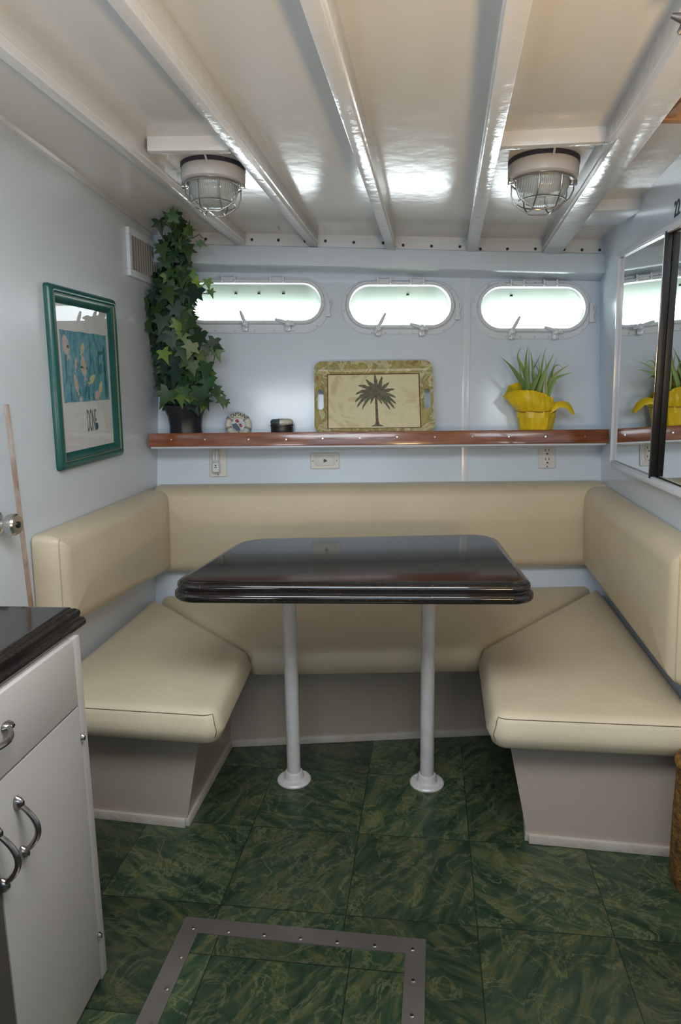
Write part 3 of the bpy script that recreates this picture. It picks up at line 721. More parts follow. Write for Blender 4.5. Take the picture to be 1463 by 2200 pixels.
def frame_strip(mb, P, x0, x1, y0, y1, th, w0, w1):
    mb.box(P, x0, x1, y0, y0 + th, w0, w1); mb.box(P, x0, x1, y1 - th, y1, w0, w1); mb.box(P, x0, x0 + th, y0 + th, y1 - th, w0, w1); mb.box(P, x1 - th, x1, y0 + th, y1 - th, w0, w1)
frame_strip(mb, TP, -iw, iw, ib, it_, .0045, .0058, .0068); mb.build('border_line', M_brown, t)
# palm drawing
mb = MB(); bx, by = .012, ib + .014; hx, hy = .010, ib + (it_ - ib) * .60
tw = [(bx - .010, by), (bx - .0055, by + .02), (hx - .005, hy), (hx + .005, hy), (bx + .0062, by + .02), (bx + .012, by)]
mb.prism(TP, tw, .006, .0066); mb.build('palm_trunk', M_trunk, t)
mb = MB(); mb.prism(TP, [(bx - .028, by - .004), (bx - .008, by + .006), (bx + .010, by + .006), (bx + .032, by - .004)], .006, .0064)
def frond(ang, L_, droop, wd):
    pts = []; n = 9
    for k in range(n + 1):
        s_ = k / n; x = hx + L_ * s_ * math.cos(ang); y = hy + .006 + L_ * s_ * math.sin(ang) - droop * s_ ** 2.2; pts.append((x, y))
    up_, dn_ = [], []
    for k, (x, y) in enumerate(pts):
        s_ = k / n; a_, b_ = pts[max(0, k - 1)], pts[min(n, k + 1)]; tx, ty = b_[0] - a_[0], b_[1] - a_[1]; l_ = math.hypot(tx, ty); tx, ty = tx / l_, ty / l_
        w_ = wd * math.sin(PI * min(1, s_ * .82 + .16)) ** .7; w_ *= 1 - .25 * (k % 2); up_.append((x - ty * w_ * .45, y + tx * w_ * .45)); dn_.append((x + ty * w_, y - tx * w_))
    mb.add([TP.p(u, v, .0064 + random.random() * .0006) for u, v in up_] + [TP.p(u, v, .0064) for u, v in dn_], [[k, k + 1, n + 2 + k, n + 1 + k] for k in range(n)])
for a_, L_, dr, wd in ((93, .085, 0, .012), (72, .082, .004, .012), (120, .080, .008, .012), (48, .080, .012, .012), (140, .092, .026, .012), (28, .084, .022, .012), (155, .090, .045, .012), (14, .082, .04, .012), (168, .086, .060, .012), (4, .080, .055, .012), (182, .076, .060, .012), (-6, .074, .062, .012), (200, .060, .05, .010), (-22, .060, .05, .010), (228, .032, .02, .009), (-46, .034, .02, .009), (110, .05, .0, .013), (64, .05, 0, .013), (150, .05, .01, .013), (30, .05, .01, .013)):
    frond(math.radians(a_), L_ * 1.08, dr * .95, wd * 1.12)
mb.build('palm_fronds', M_palm, t)

# ================================================================== CAPTAIN RING
P0 = SH(513, .045); RR = HULL.huv(539, 905, .05)[0] - HULL.huv(487, 905, .05)[0]
cr = RR / 2 * 1.08
CP = Pl(P0, Vector((1, .18, 0)), Vector((-.05, .30, .95)))
if CP.n.y > 0: CP.n = -CP.n
t = thing('lifebuoy_ornament', P0, 'small cream lifebuoy lettered CAPTAIN leaning beside the ivy pot', 'ornament')
tr_ = cr * .24; rm = cr - tr_; CO = CP.sub(CP.p(0, cr, 0))
mb = MB(); vs = []; fs = []; n1, n2 = 48, 12
for i in range(n1):
    for k in range(n2):
        a_, b_ = 2 * PI * i / n1, 2 * PI * k / n2; rr = rm + tr_ * math.cos(b_); vs.append(CO.p(rr * math.cos(a_), rr * math.sin(a_), tr_ * .75 * math.sin(b_)))
        fs.append([i * n2 + k, i * n2 + (k + 1) % n2, ((i + 1) % n1) * n2 + (k + 1) % n2, ((i + 1) % n1) * n2 + k])
mb.add(vs, fs); mb.build('ring', M_cream, t)
for deg in (145, 35, 200, -25, 270):
    mb = MB(); vs = []; fs = []
    for i in range(4):
        for k in range(n2):
            a_, b_ = math.radians(deg - 6 + 4 * i), 2 * PI * k / n2; rr = rm + (tr_ + .0015) * math.cos(b_); vs.append(CO.p(rr * math.cos(a_), rr * math.sin(a_), (tr_ * .75 + .0015) * math.sin(b_)))
            if i < 3: fs.append([i * n2 + k, i * n2 + (k + 1) % n2, (i + 1) * n2 + (k + 1) % n2, (i + 1) * n2 + k])
    mb.add(vs, fs); mb.build('band', M_rope, t)
mb = MB(); mb.prism(CO, [((cr - 2 * tr_ + .002) * math.cos(2 * PI * k / 32), (cr - 2 * tr_ + .002) * math.sin(2 * PI * k / 32)) for k in range(32)], -.004, .0); mb.build('picture_disc', M_photo, t)
ri = cr - 2 * tr_
mb = MB(); mb.prism(CO, [(-.95 * ri, .1 * ri), (-.3 * ri, .25 * ri), (.1 * ri, -.3 * ri), (.35 * ri, -.88 * ri), (-.2 * ri, -.95 * ri), (-.75 * ri, -.55 * ri)], .0, .0006); mb.build('picture_jacket', M_slate, t)
mb = MB(); mb.prism(CO, [(-.4 * ri, .75 * ri), (0, .85 * ri), (.2 * ri, .4 * ri), (-.1 * ri, .3 * ri), (-.4 * ri, .45 * ri)], .0, .0006); mb.prism(CO, [(.05 * ri, .1 * ri), (.4 * ri, .2 * ri), (.6 * ri, -.3 * ri), (.4 * ri, -.45 * ri), (.15 * ri, -.2 * ri)], .0, .0006); mb.build('picture_figure', M_red, t)
mb = MB()
for k, ch in enumerate('CAPTAIN'):
    a_ = math.radians(126 - k * 12.6); text_mesh(mb, CO, ch, .021, rm * math.cos(a_), rm * math.sin(a_), tr_ * .75 - .0006, .85, a_ - PI / 2, .0006, .0004)
mb.build('lettering', M_black, t, smooth=0)

# ================================================================== TIN WITH ROPE RING
q0 = SH(606, .058); q = Pl(q0, Vector((1, 0, 0)), Vector((0, 1, 0))); rt = (HULL.huv(631, 920, .05)[0] - HULL.huv(581, 920, .05)[0]) / 2
zt = onY(606, 913, q0.y - rt).z - q0.z
t = thing('trinket_tin', q0, 'low dark round tin topped with a black and white ring', 'tin')
mb = MB(); mb.lathe(q, [(rt * .96, 0), (rt * .96, zt - .008), (rt, zt - .006), (rt, zt), (rt * .8, zt + .002)], 32); mb.build('body', M_tin, t)
for (d0_, d1_, mm) in ((-20, 80, M_cream), (80, 125, M_black), (125, 190, M_cream), (190, 262, M_slate), (262, 340, M_cream)):
    mb = MB(); nn = 10; mb.tube([q.p(rt * .72 * math.cos(math.radians(d0_ + (d1_ - d0_) * k / nn)), rt * .72 * math.sin(math.radians(d0_ + (d1_ - d0_) * k / nn)), zt + .010) for k in range(nn + 1)], .0135, 10); mb.build('rope_segment', mm, t)
mb = MB(); mb.lathe(q, [(rt * .55, zt), (rt * .55, zt + .008), (rt * .4, zt + .011)], 20); mb.build('lid_disc', mat('grey glass disc', (.35, .4, .42), .1), t)

# ================================================================== IVY
pc = SH(400, .078); px2m = (HULL.huv(437, 900, .06)[0] - HULL.huv(362, 900, .06)[0]) / 75.0
t = thing('potted_ivy', pc, 'tall climbing ivy in a black pot at the left end of the shelf', 'potted plant')
q = Pl(pc, Vector((1, 0, 0)), Vector((0, 1, 0)))
mb = MB(); pr = 37 * px2m
mb.lathe(q, [(pr * .95, 0), (pr * .92, .02), (pr * .90, .05), (pr * .98, .09), (pr * 1.15, .12), (pr * 1.2, .135), (pr * 1.1, .138), (pr * .9, .125)], 32, rf=lambda a, w: 1 + .03 * math.cos(8 * a)); mb.build('pot', M_pot, t)
mb = MB(); mb.lathe(q, [(pr * .95, .118), (pr * .3, .124)], 20); mb.build('soil', M_soil, t)
pxz = lambda py: onY(400, py, pc.y).z - pc.z
topz = pxz(560)
mb = MB()
for k in range(3):
    a_ = k * 2.1; mb.tube([q.p(.008 * math.cos(a_ + s_ * 5) - s_ * 14 * px2m, .008 * math.sin(a_ + s_ * 5), .1 + (topz - .12) * s_) for s_ in [i / 14 for i in range(15)]], .0045, 6)
mb.build('cane_stem', M_cane, t)
LEAF = [(0, 0), (.20, -.15), (.48, -.10), (.32, .17), (.60, .44), (.25, .43), (.16, .62), (0, 1.06)]
def leaf(mb, tints, base, d, nrm, size, col, fold=.25, curl=.18):
    d = d.normalized(); nrm = (nrm - d * nrm.dot(d)).normalized(); s_ = d.cross(nrm)
    pts = [(x, y) for x, y in LEAF] + [(-x, y) for x, y in LEAF[-2:0:-1]]
    vs = []
    for x, y in pts: vs.append(base + d * (y * size) + s_ * (x * size) + nrm * (size * (fold * abs(x) - curl * y * y)))
    mids = [base + d * (y * size) + nrm * (-size * curl * y * y) for y in (.2, .45, .7)]
    vs += mids; n = len(pts); m0, m1, m2 = n, n + 1, n + 2
    fs = [[0, 1, m0], [1, 2, 3], [1, 3, m0], [3, m1, m0], [3, 4, 5], [3, 5, m1], [5, 6, m2], [5, m2, m1], [6, 7, m2]]
    fs2 = []
    for f in fs: fs2.append([(i if i >= n or i in (0, 7) else n - i) for i in f][::-1])
    mb.add(vs, fs + fs2); tints += [col] * len(vs)
GRN = [(.020, .060, .024), (.026, .072, .026), (.016, .045, .026), (.034, .085, .024), (.018, .052, .034), (.045, .10, .026)]
YG = [(.11, .19, .035), (.15, .22, .05), (.08, .15, .03)]
SIL = [(455, 368, 388), (480, 356, 398), (505, 354, 402), (530, 350, 410), (560, 345, 412), (585, 330, 420), (615, 308, 426), (650, 304, 430), (690, 304, 432), (720, 318, 442), (760, 318, 444), (790, 318, 452), (830, 330, 466), (860, 338, 466), (885, 345, 440)]
def sil(py):
    for (y0, a0, b0), (y1, a1, b1) in zip(SIL, SIL[1:]):
        if y0 <= py <= y1:
            k = (py - y0) / (y1 - y0); return a0 + (a1 - a0) * k, b0 + (b1 - b0) * k
    return SIL[-1][1:]
def keep(p, m=.012):
    """stay clear of the two walls the plant stands between"""
    for pl in (LW, HULL, CE):
        d = pl.sd(p)
        if d < m: d0 = pl.sd(CAM); p = CAM + (p - CAM) * ((d0 - m) / (d0 - d))
    return p
mbl = MB(); tints = []; mst = MB()
rng = random.Random(11)
def put(px, py, dep, size, face, tip=None, col=None):
    dep += max(0, (575 - py) / 115) * .16
    p = onY(px, py, pc.y - dep); d = tip or Vector((rng.uniform(-.6, .6), rng.uniform(-.35, .05), -1.0))
    nr = face + Vector((rng.uniform(-.35, .35), rng.uniform(-.2, .2), rng.uniform(-.1, .5)))
    d.normalize(); b = p - d * size * .5; b = keep(b, .02)
    b2 = keep(p + d * size * .45, .012); b += b2 - (p + d * size * .45)
    col = col or (rng.choice(YG) if rng.random() < .08 else rng.choice(GRN)); j = rng.uniform(.62, 1.05); leaf(mbl, tints, b, d, nr, size, tuple(c * j for c in col), rng.uniform(-.05, .35), rng.uniform(.0, .3))
for i in range(400):
    u = rng.random(); py = 462 + (880 - 462) * u ** .74; a_, b_ = sil(py); c_, h_ = (a_ + b_) / 2, (b_ - a_) / 2
    th = rng.uniform(-PI, PI); rr = math.sqrt(rng.uniform(.15, 1)); sx = math.sin(th) * rr; dz = math.cos(th) * rr
    size = rng.uniform(.034, .074) * (1.0 if py > 600 else .85)
    e = size / px2m * .30; put(c_ + sx * max(6, h_ - e), py, dz * min(.11, h_ * px2m * .95), size, Vector((sx * .9, -max(.15, dz) - .25, .25)))
# large front leaves
for px, py, s_ in ((360, 728, .10), (415, 640, .10), (365, 640, .085), (400, 700, .10), (425, 735, .10), (372, 815, .11), (352, 858, .10), (430, 855, .095), (445, 830, .09), (395, 765, .085), (345, 700, .085), (440, 800, .09), (360, 570, .08), (395, 590, .07), (378, 500, .075), (350, 545, .08), (405, 545, .08)):
    put(px, py, .115 if py > 600 else .06, s_ * .84, Vector((rng.uniform(-.3, .3), -1, .3)), col=rng.choice(GRN))
put(408, 755, .12, .07, Vector((.1, -1, .3)), col=(.16, .20, .09)); put(355, 768, .115, .06, Vector((0, -1, .3)), col=(.14, .22, .04)); put(395, 728, .12, .055, Vector((0, -1, .3)), col=(.12, .19, .05))
# trailing sprigs
def sprig(pts, leaves):
    P_ = [keep(onY(x, y, pc.y - d - max(0, (575 - y) / 115) * .16), .008) for x, y, d in pts]; mst = MB(); mst.tube(P_, .0022, 5); mst.build('vine_stem', mat('vine stem', (.09, .10, .05), .6), t)
    for x, y, d, s_, tx, tz, c in leaves: put(x, y, d, s_, Vector((.1, -1, .35)), Vector((tx, -.1, tz)), c)
sprig([(392, 505, .02), (405, 512, .04), (416, 511, .04), (428, 504, .04), (436, 512, .04)], [(405, 488, .03, .05, .2, .9, (.10, .18, .05)), (410, 500, .03, .04, .3, -.6, (.1, .16, .05)), (424, 526, .04, .035, -.8, -.5, (.16, .27, .15)), (438, 524, .04, .035, .9, -.4, (.16, .27, .15))])
sprig([(405, 608, .03), (420, 615, .05), (432, 630, .05), (443, 631, .05), (450, 622, .05)], [(422, 600, .05, .04, .3, .9, (.22, .32, .03)), (427, 622, .05, .045, .4, -.6, (.12, .22, .03)), (448, 612, .05, .042, .2, -.9, (.13, .25, .06)), (455, 632, .05, .035, .35, -.9, (.10, .2, .06)), (412, 595, .05, .05, .1, -.9, (.09, .2, .04))])
sprig([(440, 800, .06), (455, 790, .06), (461, 768, .06), (458, 745, .06), (455, 735, .06)], [(458, 743, .06, .06, -.2, -.9, (.02, .05, .03)), (468, 744, .06, .05, .9, -.3, (.025, .06, .03)), (468, 763, .06, .06, .3, -.8, (.10, .17, .07)), (438, 772, .06, .06, .5, -.7, (.12, .18, .06)), (446, 752, .06, .055, -.4, -.7, (.05, .10, .04))])
sprig([(450, 835, .06), (462, 840, .07), (474, 850, .07), (484, 862, .07), (485, 872, .07)], [(466, 850, .07, .06, .3, -.8, (.035, .08, .03)), (478, 866, .07, .05, .2, -1, (.05, .10, .03)), (486, 868, .07, .035, -.1, -1, (.08, .14, .05)), (472, 842, .07, .05, .8, -.4, (.05, .1, .03))])
sprig([(352, 520, .02), (347, 500, .02), (342, 478, .02)], [(344, 490, .02, .06, .1, -.9, (.02, .05, .025)), (352, 540, .02, .07, -.2, -.9, (.02, .05, .025))])
sprig([(362, 485, .02), (351, 483, .02), (350, 474, .02), (357, 472, .02)], [(359, 463, .02, .05, -.5, .6, (.05, .11, .05)), (388, 476, .02, .05, .95, .1, (.04, .09, .04)), (372, 458, .02, .05, .05, 1, (.05, .12, .05)), (378, 462, .02, .045, .35, .9, (.06, .12, .04))])
mbl.build('foliage', M_leaf, t, smooth=30, tint=tints)

# ================================================================== YELLOW WRAPPED PLANT
pc2 = SH(1150, .075); q = Pl(pc2, Vector((1, 0, 0)), Vector((0, 1, 0)))
s2 = (HULL.huv(1190, 900, .06)[0] - HULL.huv(1112, 900, .06)[0]) / 78.0
t = thing('wrapped_plant', pc2, 'leafy bulb plant in bright yellow wrapping paper on the shelf', 'potted plant')
hz = onY(1150, 884, pc2.y - .04).z - pc2.z
mb = MB(); r0_, r1_ = 33 * s2, 39 * s2
mb.lathe(q, [(r0_, 0), (r0_ * 1.06, hz * .35), (r1_ * 1.0, hz * .75), (r1_, hz)], 48, rf=lambda a, w: 1 + .045 * math.cos(7 * a + 1 + 26 * w) + .02 * math.cos(15 * a - 30 * w)); mb.build('wrapped_pot', M_yel, t, smooth=14)
mb = MB(); mb.tube([q.p((r1_ * 1.02) * math.cos(2 * PI * k / 40), (r1_ * 1.02) * math.sin(2 * PI * k / 40), hz + .002 * math.sin(k)) for k in range(40)], .0025, 6, closed=True); mb.build('tie_cord', mat('ochre cord', (.30, .17, .01), .6), t)
mb = MB(); mb.lathe(q, [(r1_ * .95, hz + .004), (r1_ * .3, hz + .010)], 24); mb.build('soil', M_soil, t)
# flared collar: height and flare vary round the rim
mb = MB(); nk = 84; loops = []
COLT = [(-180, 1.85, .070), (-150, 1.62, .095), (-120, 1.28, .092), (-90, 1.06, .078), (-60, 1.02, .060), (-40, 1.05, .038), (-15, 1.12, .024), (15, 1.08, .030), (45, 1.02, .060), (70, 1.02, .105), (100, 1.06, .120), (130, 1.18, .128), (155, 1.45, .115), (180, 1.85, .070)]
def colt(d):
    for (a0, r0, h0_), (a1, r1, h1_) in zip(COLT, COLT[1:]):
        if a0 <= d <= a1:
            k = (d - a0) / (a1 - a0); k = k * k * (3 - 2 * k); return r0 + (r1 - r0) * k, h0_ + (h1_ - h0_) * k
rj = random.Random(5)
for s_ in [0, .12, .3, .5, .7, .86, 1.0]:
    lp = []
    for k in range(nk):
        d_ = 360 * k / nk - 180; a_ = math.radians(d_); cr_, ch_ = colt(d_)
        f_ = r1_ * (1 + (cr_ - 1) * s_ ** 1.15 + .10 * math.sin(PI * min(1, s_ * 1.3))) * (1 + .03 * s_ * math.cos(7 * a_ + .5) + .012 * math.cos(17 * a_ + 3 * s_)) + rj.uniform(-.0016, .0016)
        z_ = hz + ch_ * s_ * (1 - .10 * s_ * (cr_ - 1)) + rj.uniform(-.0015, .0015) * s_
        lp.append(q.p(f_ * math.cos(a_), min(f_ * math.sin(a_), .060), z_))
    loops.append(lp)
mb.loft(loops)
mb.build('paper_collar', M_yel, t, smooth=18)
# ribbon-like flap to the right
fl_ = [(1176, 884, .05, 12), (1192, 874, .06, 13), (1205, 868, .06, 9), (1218, 870, .06, 8), (1226, 878, .055, 8), (1233, 890, .05, 3)]
mb = MB(); up_ = []; dn_ = []
for k, (x, y, d_, w_) in enumerate(fl_):
    up_.append(onY(x + w_ * .25, y - w_ * .8, pc2.y - d_ + .008)); dn_.append(onY(x - w_ * .25, y + w_ * .8, pc2.y - d_ - .012))
n_ = len(fl_); th = Vector((0, .0015, -.0008))
mb.loft([up_, [(a + b) / 2 + Vector((0, -.008, .004)) for a, b in zip(up_, dn_)], dn_, [p + th for p in dn_], [p + th for p in up_]], closed=False)
mb.build('paper_flap', M_yel, t, smooth=60)
mb = MB(); tn = []
def blade(pts, w0, col):
    """strap leaf through pixel points with depth offsets"""
    P_ = [onY(x, y, pc2.y - d) for x, y, d in pts]; n = len(P_)
    dense = []
    for i in range(n - 1):
        for k in range(4):
            s_ = k / 4; a0, a1, a2, a3 = P_[max(0, i - 1)], P_[i], P_[i + 1], P_[min(n - 1, i + 2)]
            dense.append(.5 * ((2 * a1) + (a2 - a0) * s_ + (2 * a0 - 5 * a1 + 4 * a2 - a3) * s_ ** 2 + (3 * a1 - a0 - 3 * a2 + a3) * s_ ** 3))
    dense.append(P_[-1]); m = len(dense); vs = []; fs = []
    for i, p in enumerate(dense):
        tg = (dense[min(m - 1, i + 1)] - dense[max(0, i - 1)]).normalized(); sd = tg.cross(Vector((0, -1, .15))).normalized(); nr = sd.cross(tg)
        s_ = i / (m - 1); w_ = w0 * (.55 + .45 * math.sin(PI * min(1, s_ * 1.25))) * max(.05, 1 - s_ ** 3)
        vs += [p - sd * w_ + nr * w_ * .35, p, p + sd * w_ + nr * w_ * .35]
        if i: b = 3 * i; fs += [[b - 3, b - 2, b + 1, b], [b - 2, b - 1, b + 2, b + 1]]
    mb.add(vs, fs); tn.extend([tuple(c * random.uniform(.92, 1.08) for c in col)] * len(vs))
G1, G2, G3 = (.14, .23, .075), (.19, .28, .075), (.27, .32, .10)
for pts, w_, c in (
    ([(1135, 845, .03), (1115, 812, .05), (1095, 785, .06), (1077, 768, .06)], .013, G1),
    ([(1138, 845, .02), (1124, 795, .03), (1112, 765, .03), (1121, 744, .03)], .009, G2),
    ([(1134, 845, .04), (1131, 810, .05), (1130, 770, .05), (1134, 744, .05)], .011, G1),
    ([(1136, 845, .03), (1136, 800, .02), (1137, 745, .02)], .006, G1),
    ([(1122, 830, .01), (1118, 800, .01), (1113, 775, .01), (1105, 765, .01)], .004, G3),
    ([(1146, 845, .02), (1146, 810, .03), (1142, 770, .03), (1139, 753, .03)], .007, G2),
    ([(1140, 845, .04), (1152, 815, .05), (1158, 800, .05), (1145, 775, .05)], .010, G1),
    ([(1150, 845, 0), (1144, 800, 0), (1155, 775, .01), (1163, 757, .01)], .005, G1),
    ([(1160, 845, .01), (1160, 805, .01), (1156, 770, .01)], .006, G2),
    ([(1155, 845, .03), (1162, 800, .02), (1168, 765, .02), (1174, 746, .02)], .006, G2),
    ([(1156, 845, .05), (1168, 805, .05), (1180, 780, .05), (1191, 757, .05)], .009, G2),
    ([(1174, 862, .05), (1172, 815, .05), (1173, 785, .04), (1171, 765, .04)], .006, G3),
    ([(1175, 862, .04), (1178, 820, .04), (1188, 790, .03), (1196, 770, .03)], .005, G1),
    ([(1174, 862, .05), (1185, 815, .04), (1205, 795, .04), (1225, 783, .04)], .008, G3),
    ([(1176, 862, .05), (1190, 818, .05), (1210, 806, .05), (1231, 800, .05)], .008, G2),
    ([(1178, 850, .02), (1188, 795, .02), (1199, 784, .02), (1208, 790, .02)], .004, G2),
    ([(1150, 845, .02), (1153, 815, .02), (1150, 800, .02)], .012, (.32, .26, .10)),
    ([(1172, 850, .01), (1182, 822, .0), (1190, 818, .0), (1197, 826, .0)], .006, (.34, .27, .07)),
    ([(1160, 842, .0), (1166, 815, .0), (1172, 800, .0)], .010, G3)):
    pts = [(pts[0][0], pts[0][1] + 30, pts[0][2] * .6)] + list(pts)
    blade(pts, w_, c)
mb.build('strap_leaves', M_leaf, t, smooth=40, tint=tn)

# ================================================================== BENCHES
ZB, ZS = .302, .405
bcl, bcr = onz(495, 1603, 0), onz(1118, 1574, 0); blf, brf = onz(400, 1775, 0), onz(1135, 1808, 0); bll, brr = onz(185, 1752, 0), onz(1440, 1837, 0)
def onwall(W_, a, b, back=.0):
    """continue the floor line a-b until the wall"""
    d = (b - a); k = -W_.sd(a) / d.dot(W_.n); return a + d * k * (1 - .0)
lt, rt_ = onz(430, 1571, ZB), onz(1093, 1586, ZB)
dl = (lt - blf); dr = (rt_ - brf)
t = thing('dinette_bench', (bcl + bcr) / 2, 'grey white built-in bench base wrapping three sides of the table', 'bench base')
lw0 = onwall(LW, blf, bll); rw0 = onwall(RW, brf, brr); up = Vector((0, 0, ZB))
lw1 = lw0 + up + Vector((.02, dl.y, 0)); rw1 = rw0 + up + Vector((-.02, dr.y, 0))
hl = Vector((L0.x, HY - .12, 0)); hr = Vector((R0.x, HY - .12, 0))
ctl = bcl + up + Vector((dl.x * .3, 0, 0)); ctr = bcr + up + Vector((dr.x * .6, 0, 0))
mb = MB(); mb.hexa([lw0 + LW.n * .004, blf, bcl, Vector((L0.x + .03, bcl.y, 0))], [lw1, lt, ctl, Vector((L0.x + .04, ctl.y, ZB))]); mb.build('side_box', M_base, t, smooth=0)
mb = MB(); mb.hexa([brf, rw0 + RW.n * .004, Vector((R0.x - .08, bcr.y, 0)), bcr], [rt_, rw1, Vector((R0.x - .08, ctr.y, ZB)), ctr]); mb.build('side_box', M_base, t, smooth=0)
mb = MB(); mb.hexa([Vector((L0.x + .03, bcl.y + .002, 0)), bcl + Vector((0, .001, 0)), bcr + Vector((0, .001, 0)), Vector((R0.x - .08, bcr.y + .002, 0)), ][0:0] or [bcl, bcr, Vector((R0.x - .08, HY - .20, 0)), Vector((L0.x + .03, HY - .20, 0))], [ctl, ctr, Vector((R0.x - .08, HY - .16, ZB)), Vector((L0.x + .04, HY - .16, ZB))]); mb.build('back_box', M_base, t, smooth=0)
def kick(a, b, nrm, h=.026, th=.011, slope=Vector((0, 0, 0))):
    mb = MB(); d = (b - a).normalized(); e = Vector((0, 0, h)); n = nrm.normalized() * th
    a2, b2 = a - d * 0.0, b + d * 0.0
    mb.solid([a2 - n * .3, b2 - n * .3, b2 + n, a2 + n, a2 - n * .3 + e, b2 - n * .3 + e, b2 + n * .8 + e, a2 + n * .8 + e], .003); return mb.build('kick_trim', M_kick, t)
pf = lambda a, b: Vector(((b - a).y, -(b - a).x, 0))
kick(lw0, blf, pf(lw0, blf)); kick(blf, bcl, pf(blf, bcl)); kick(bcl, bcr, pf(bcl, bcr)); kick(bcr, brf, pf(bcr, brf)); kick(brf, rw0, pf(brf, rw0))

ZP = Pl(Vector((0, 0, ZB + .001)), Vector((1, 0, 0)), Vector((0, 1, 0)))
seatz = .385
def uvz(px, py, z=seatz): p = onz(px, py, z); return (p.x, p.y)
def wline(W_, p, q_, m=.016):
    a = Vector((*p, seatz)); b = Vector((*q_, seatz)); d = b - a; k = (m - W_.sd(a)) / d.dot(W_.n); r = a + d * k; return (r.x, r.y)
def inset(poly, d): 
    c = Vector((sum(p[0] for p in poly) / len(poly), sum(p[1] for p in poly) / len(poly)))
    return [tuple(Vector(p) + (c - Vector(p)).normalized() * d) for p in poly]
Lfi = uvz(468, 1548); Lm = uvz(536, 1408); Lb = uvz(338, 1293)
Lf2 = uvz(155, 1528); Lo = wline(LW, Lfi, Lf2)
Rfi = uvz(1056, 1553); Rm = uvz(1034, 1400); Rb = uvz(1290, 1264); Rf2 = uvz(1463, 1571); Ro = wline(RW, Rfi, Rf2)
Lb = wline(LW, Lm, Lb); Rb = wline(RW, Rm, Rb)
SEATD = ZS - ZB
def seam_front(out, prof, i0, P, sel, name, par, m, rad=.0016, push=.001):
    d, w = prof[i0]; o = offs(out, d - push); pts = [P.p(o[k][0], o[k][1], w + push) for k in range(len(o)) if sel(out[k])]
    return pts
def seat(lab, poly, rc, seamsel=None, endcorner=None):
    c = (sum(p[0] for p in poly) / len(poly), sum(p[1] for p in poly) / len(poly))
    t = thing('seat_cushion', (*c, ZB), lab, 'cushion', 'cream seat cushions of the dinette')
    mb = MB(); out, prof = pillow(mb, ZP, poly, SEATD, .038, rc, .010, .010, .03, .024); mb.build('cushion_cover', M_vinyl, t, smooth=60)
    return t, out, prof
eps = .004
t, out, prof = seat('cream seat cushion beside the black counter, under the teal picture', [Lo, Lfi, Lm, Lb], [.02, .045, .05, .02] if area2([Lo, Lfi, Lm, Lb]) > 0 else [.02, .05, .045, .02])
def seamline(t, out, prof, a, b, i=7):
    """piping along the front edge a-b and down the free corner b"""
    A, B = Vector(a), Vector(b); L_ = (B - A).length; d_ = (B - A) / L_; nn = Vector((d_.y, -d_.x))
    sel = []
    for k, p in enumerate(out):
        v = Vector(p) - A; s_ = v.dot(d_); h_ = abs(v.dot(nn))
        if h_ < .02 and 0 <= s_ <= L_ + .01: sel.append((s_, k))
    sel.sort(); ks = [k for _, k in sel]
    o = OUTL(prof[i][0] - .0008); pts = [ZP.p(*o[k], prof[i][1] + .0006) for k in ks]
    kk = ks[-1]
    for j in (6, 5, 4, 3):
        o2 = OUTL(prof[j][0] - .001); pts.append(ZP.p(*o2[kk], prof[j][1]))
    mb = MB(); mb.tube(pts, .0011, 6); mb.build('seam', M_seam, t)
seamline(t, out, prof, Lo, Lfi)
poly = [Rfi, Ro, Rb, Rm]; t, out, prof = seat('cream seat cushion below the mirrors, with a slumped front edge', poly, [.045, .02, .02, .05])
seamline(t, out, prof, Ro, Rfi)
Cbl = (Lb[0] + .012, HY - .058); Cbr = (Rb[0] - .03, HY - .058)
Cbl = (L0.x + .02, HY - .062); Cbr = (R0.x - .03, HY - .062)
g_ = .006
t, out, prof = seat('long cream seat cushion along the hull side behind the table', [(Lm[0] + g_, Lm[1] - .0), (Rm[0] - g_, Rm[1] - .0), (Rb[0] - .010, Rb[1] + .02), (Lb[0] + .012, Lb[1] + .02)], [.03, .03, .02, .02])

# ---- backrests
def back(lab, P, poly, depth, rc, lift=.0):
    o = P.p(sum(p[0] for p in poly) / 4, min(p[1] for p in poly), 0)
    t = thing('back_cushion', o, lab, 'cushion', 'cream back cushions of the dinette'); mb = MB()
    q = Front() if P is HULL else P.sub(P.p(0, 0, .002)); out, prof = pillow(mb, q, poly, depth, .056, rc, .012, .0, .04, .008); mb.build('cushion_cover', M_vinyl, t, smooth=60); return t, q, out, prof
DB = .10
class Front:
    """frame whose back follows the leaning hull and whose front stands upright"""
    def p(s, u, v, w): 
        q = HULL.p(u, v, .002); return Vector((q.x, q.y + (HY - .045 - DB - q.y) * w / DB, q.z))
vb = HULL.huv(700, 1222, DB)[1]; vt = HULL.huv(700, 1031, .01)[1]
ul, ur = HULL.uv(L0)[0] + .004, HULL.uv(R0)[0] - .004
vtl = HULL.huv(345, 1040, .01)[1]; vtr = HULL.huv(1285, 1031, .01)[1]
back('long cream back cushion under the shelf', HULL, [(ul, vb), (ur, vb), (ur, vtr), (ul, vtl)], DB, .02)
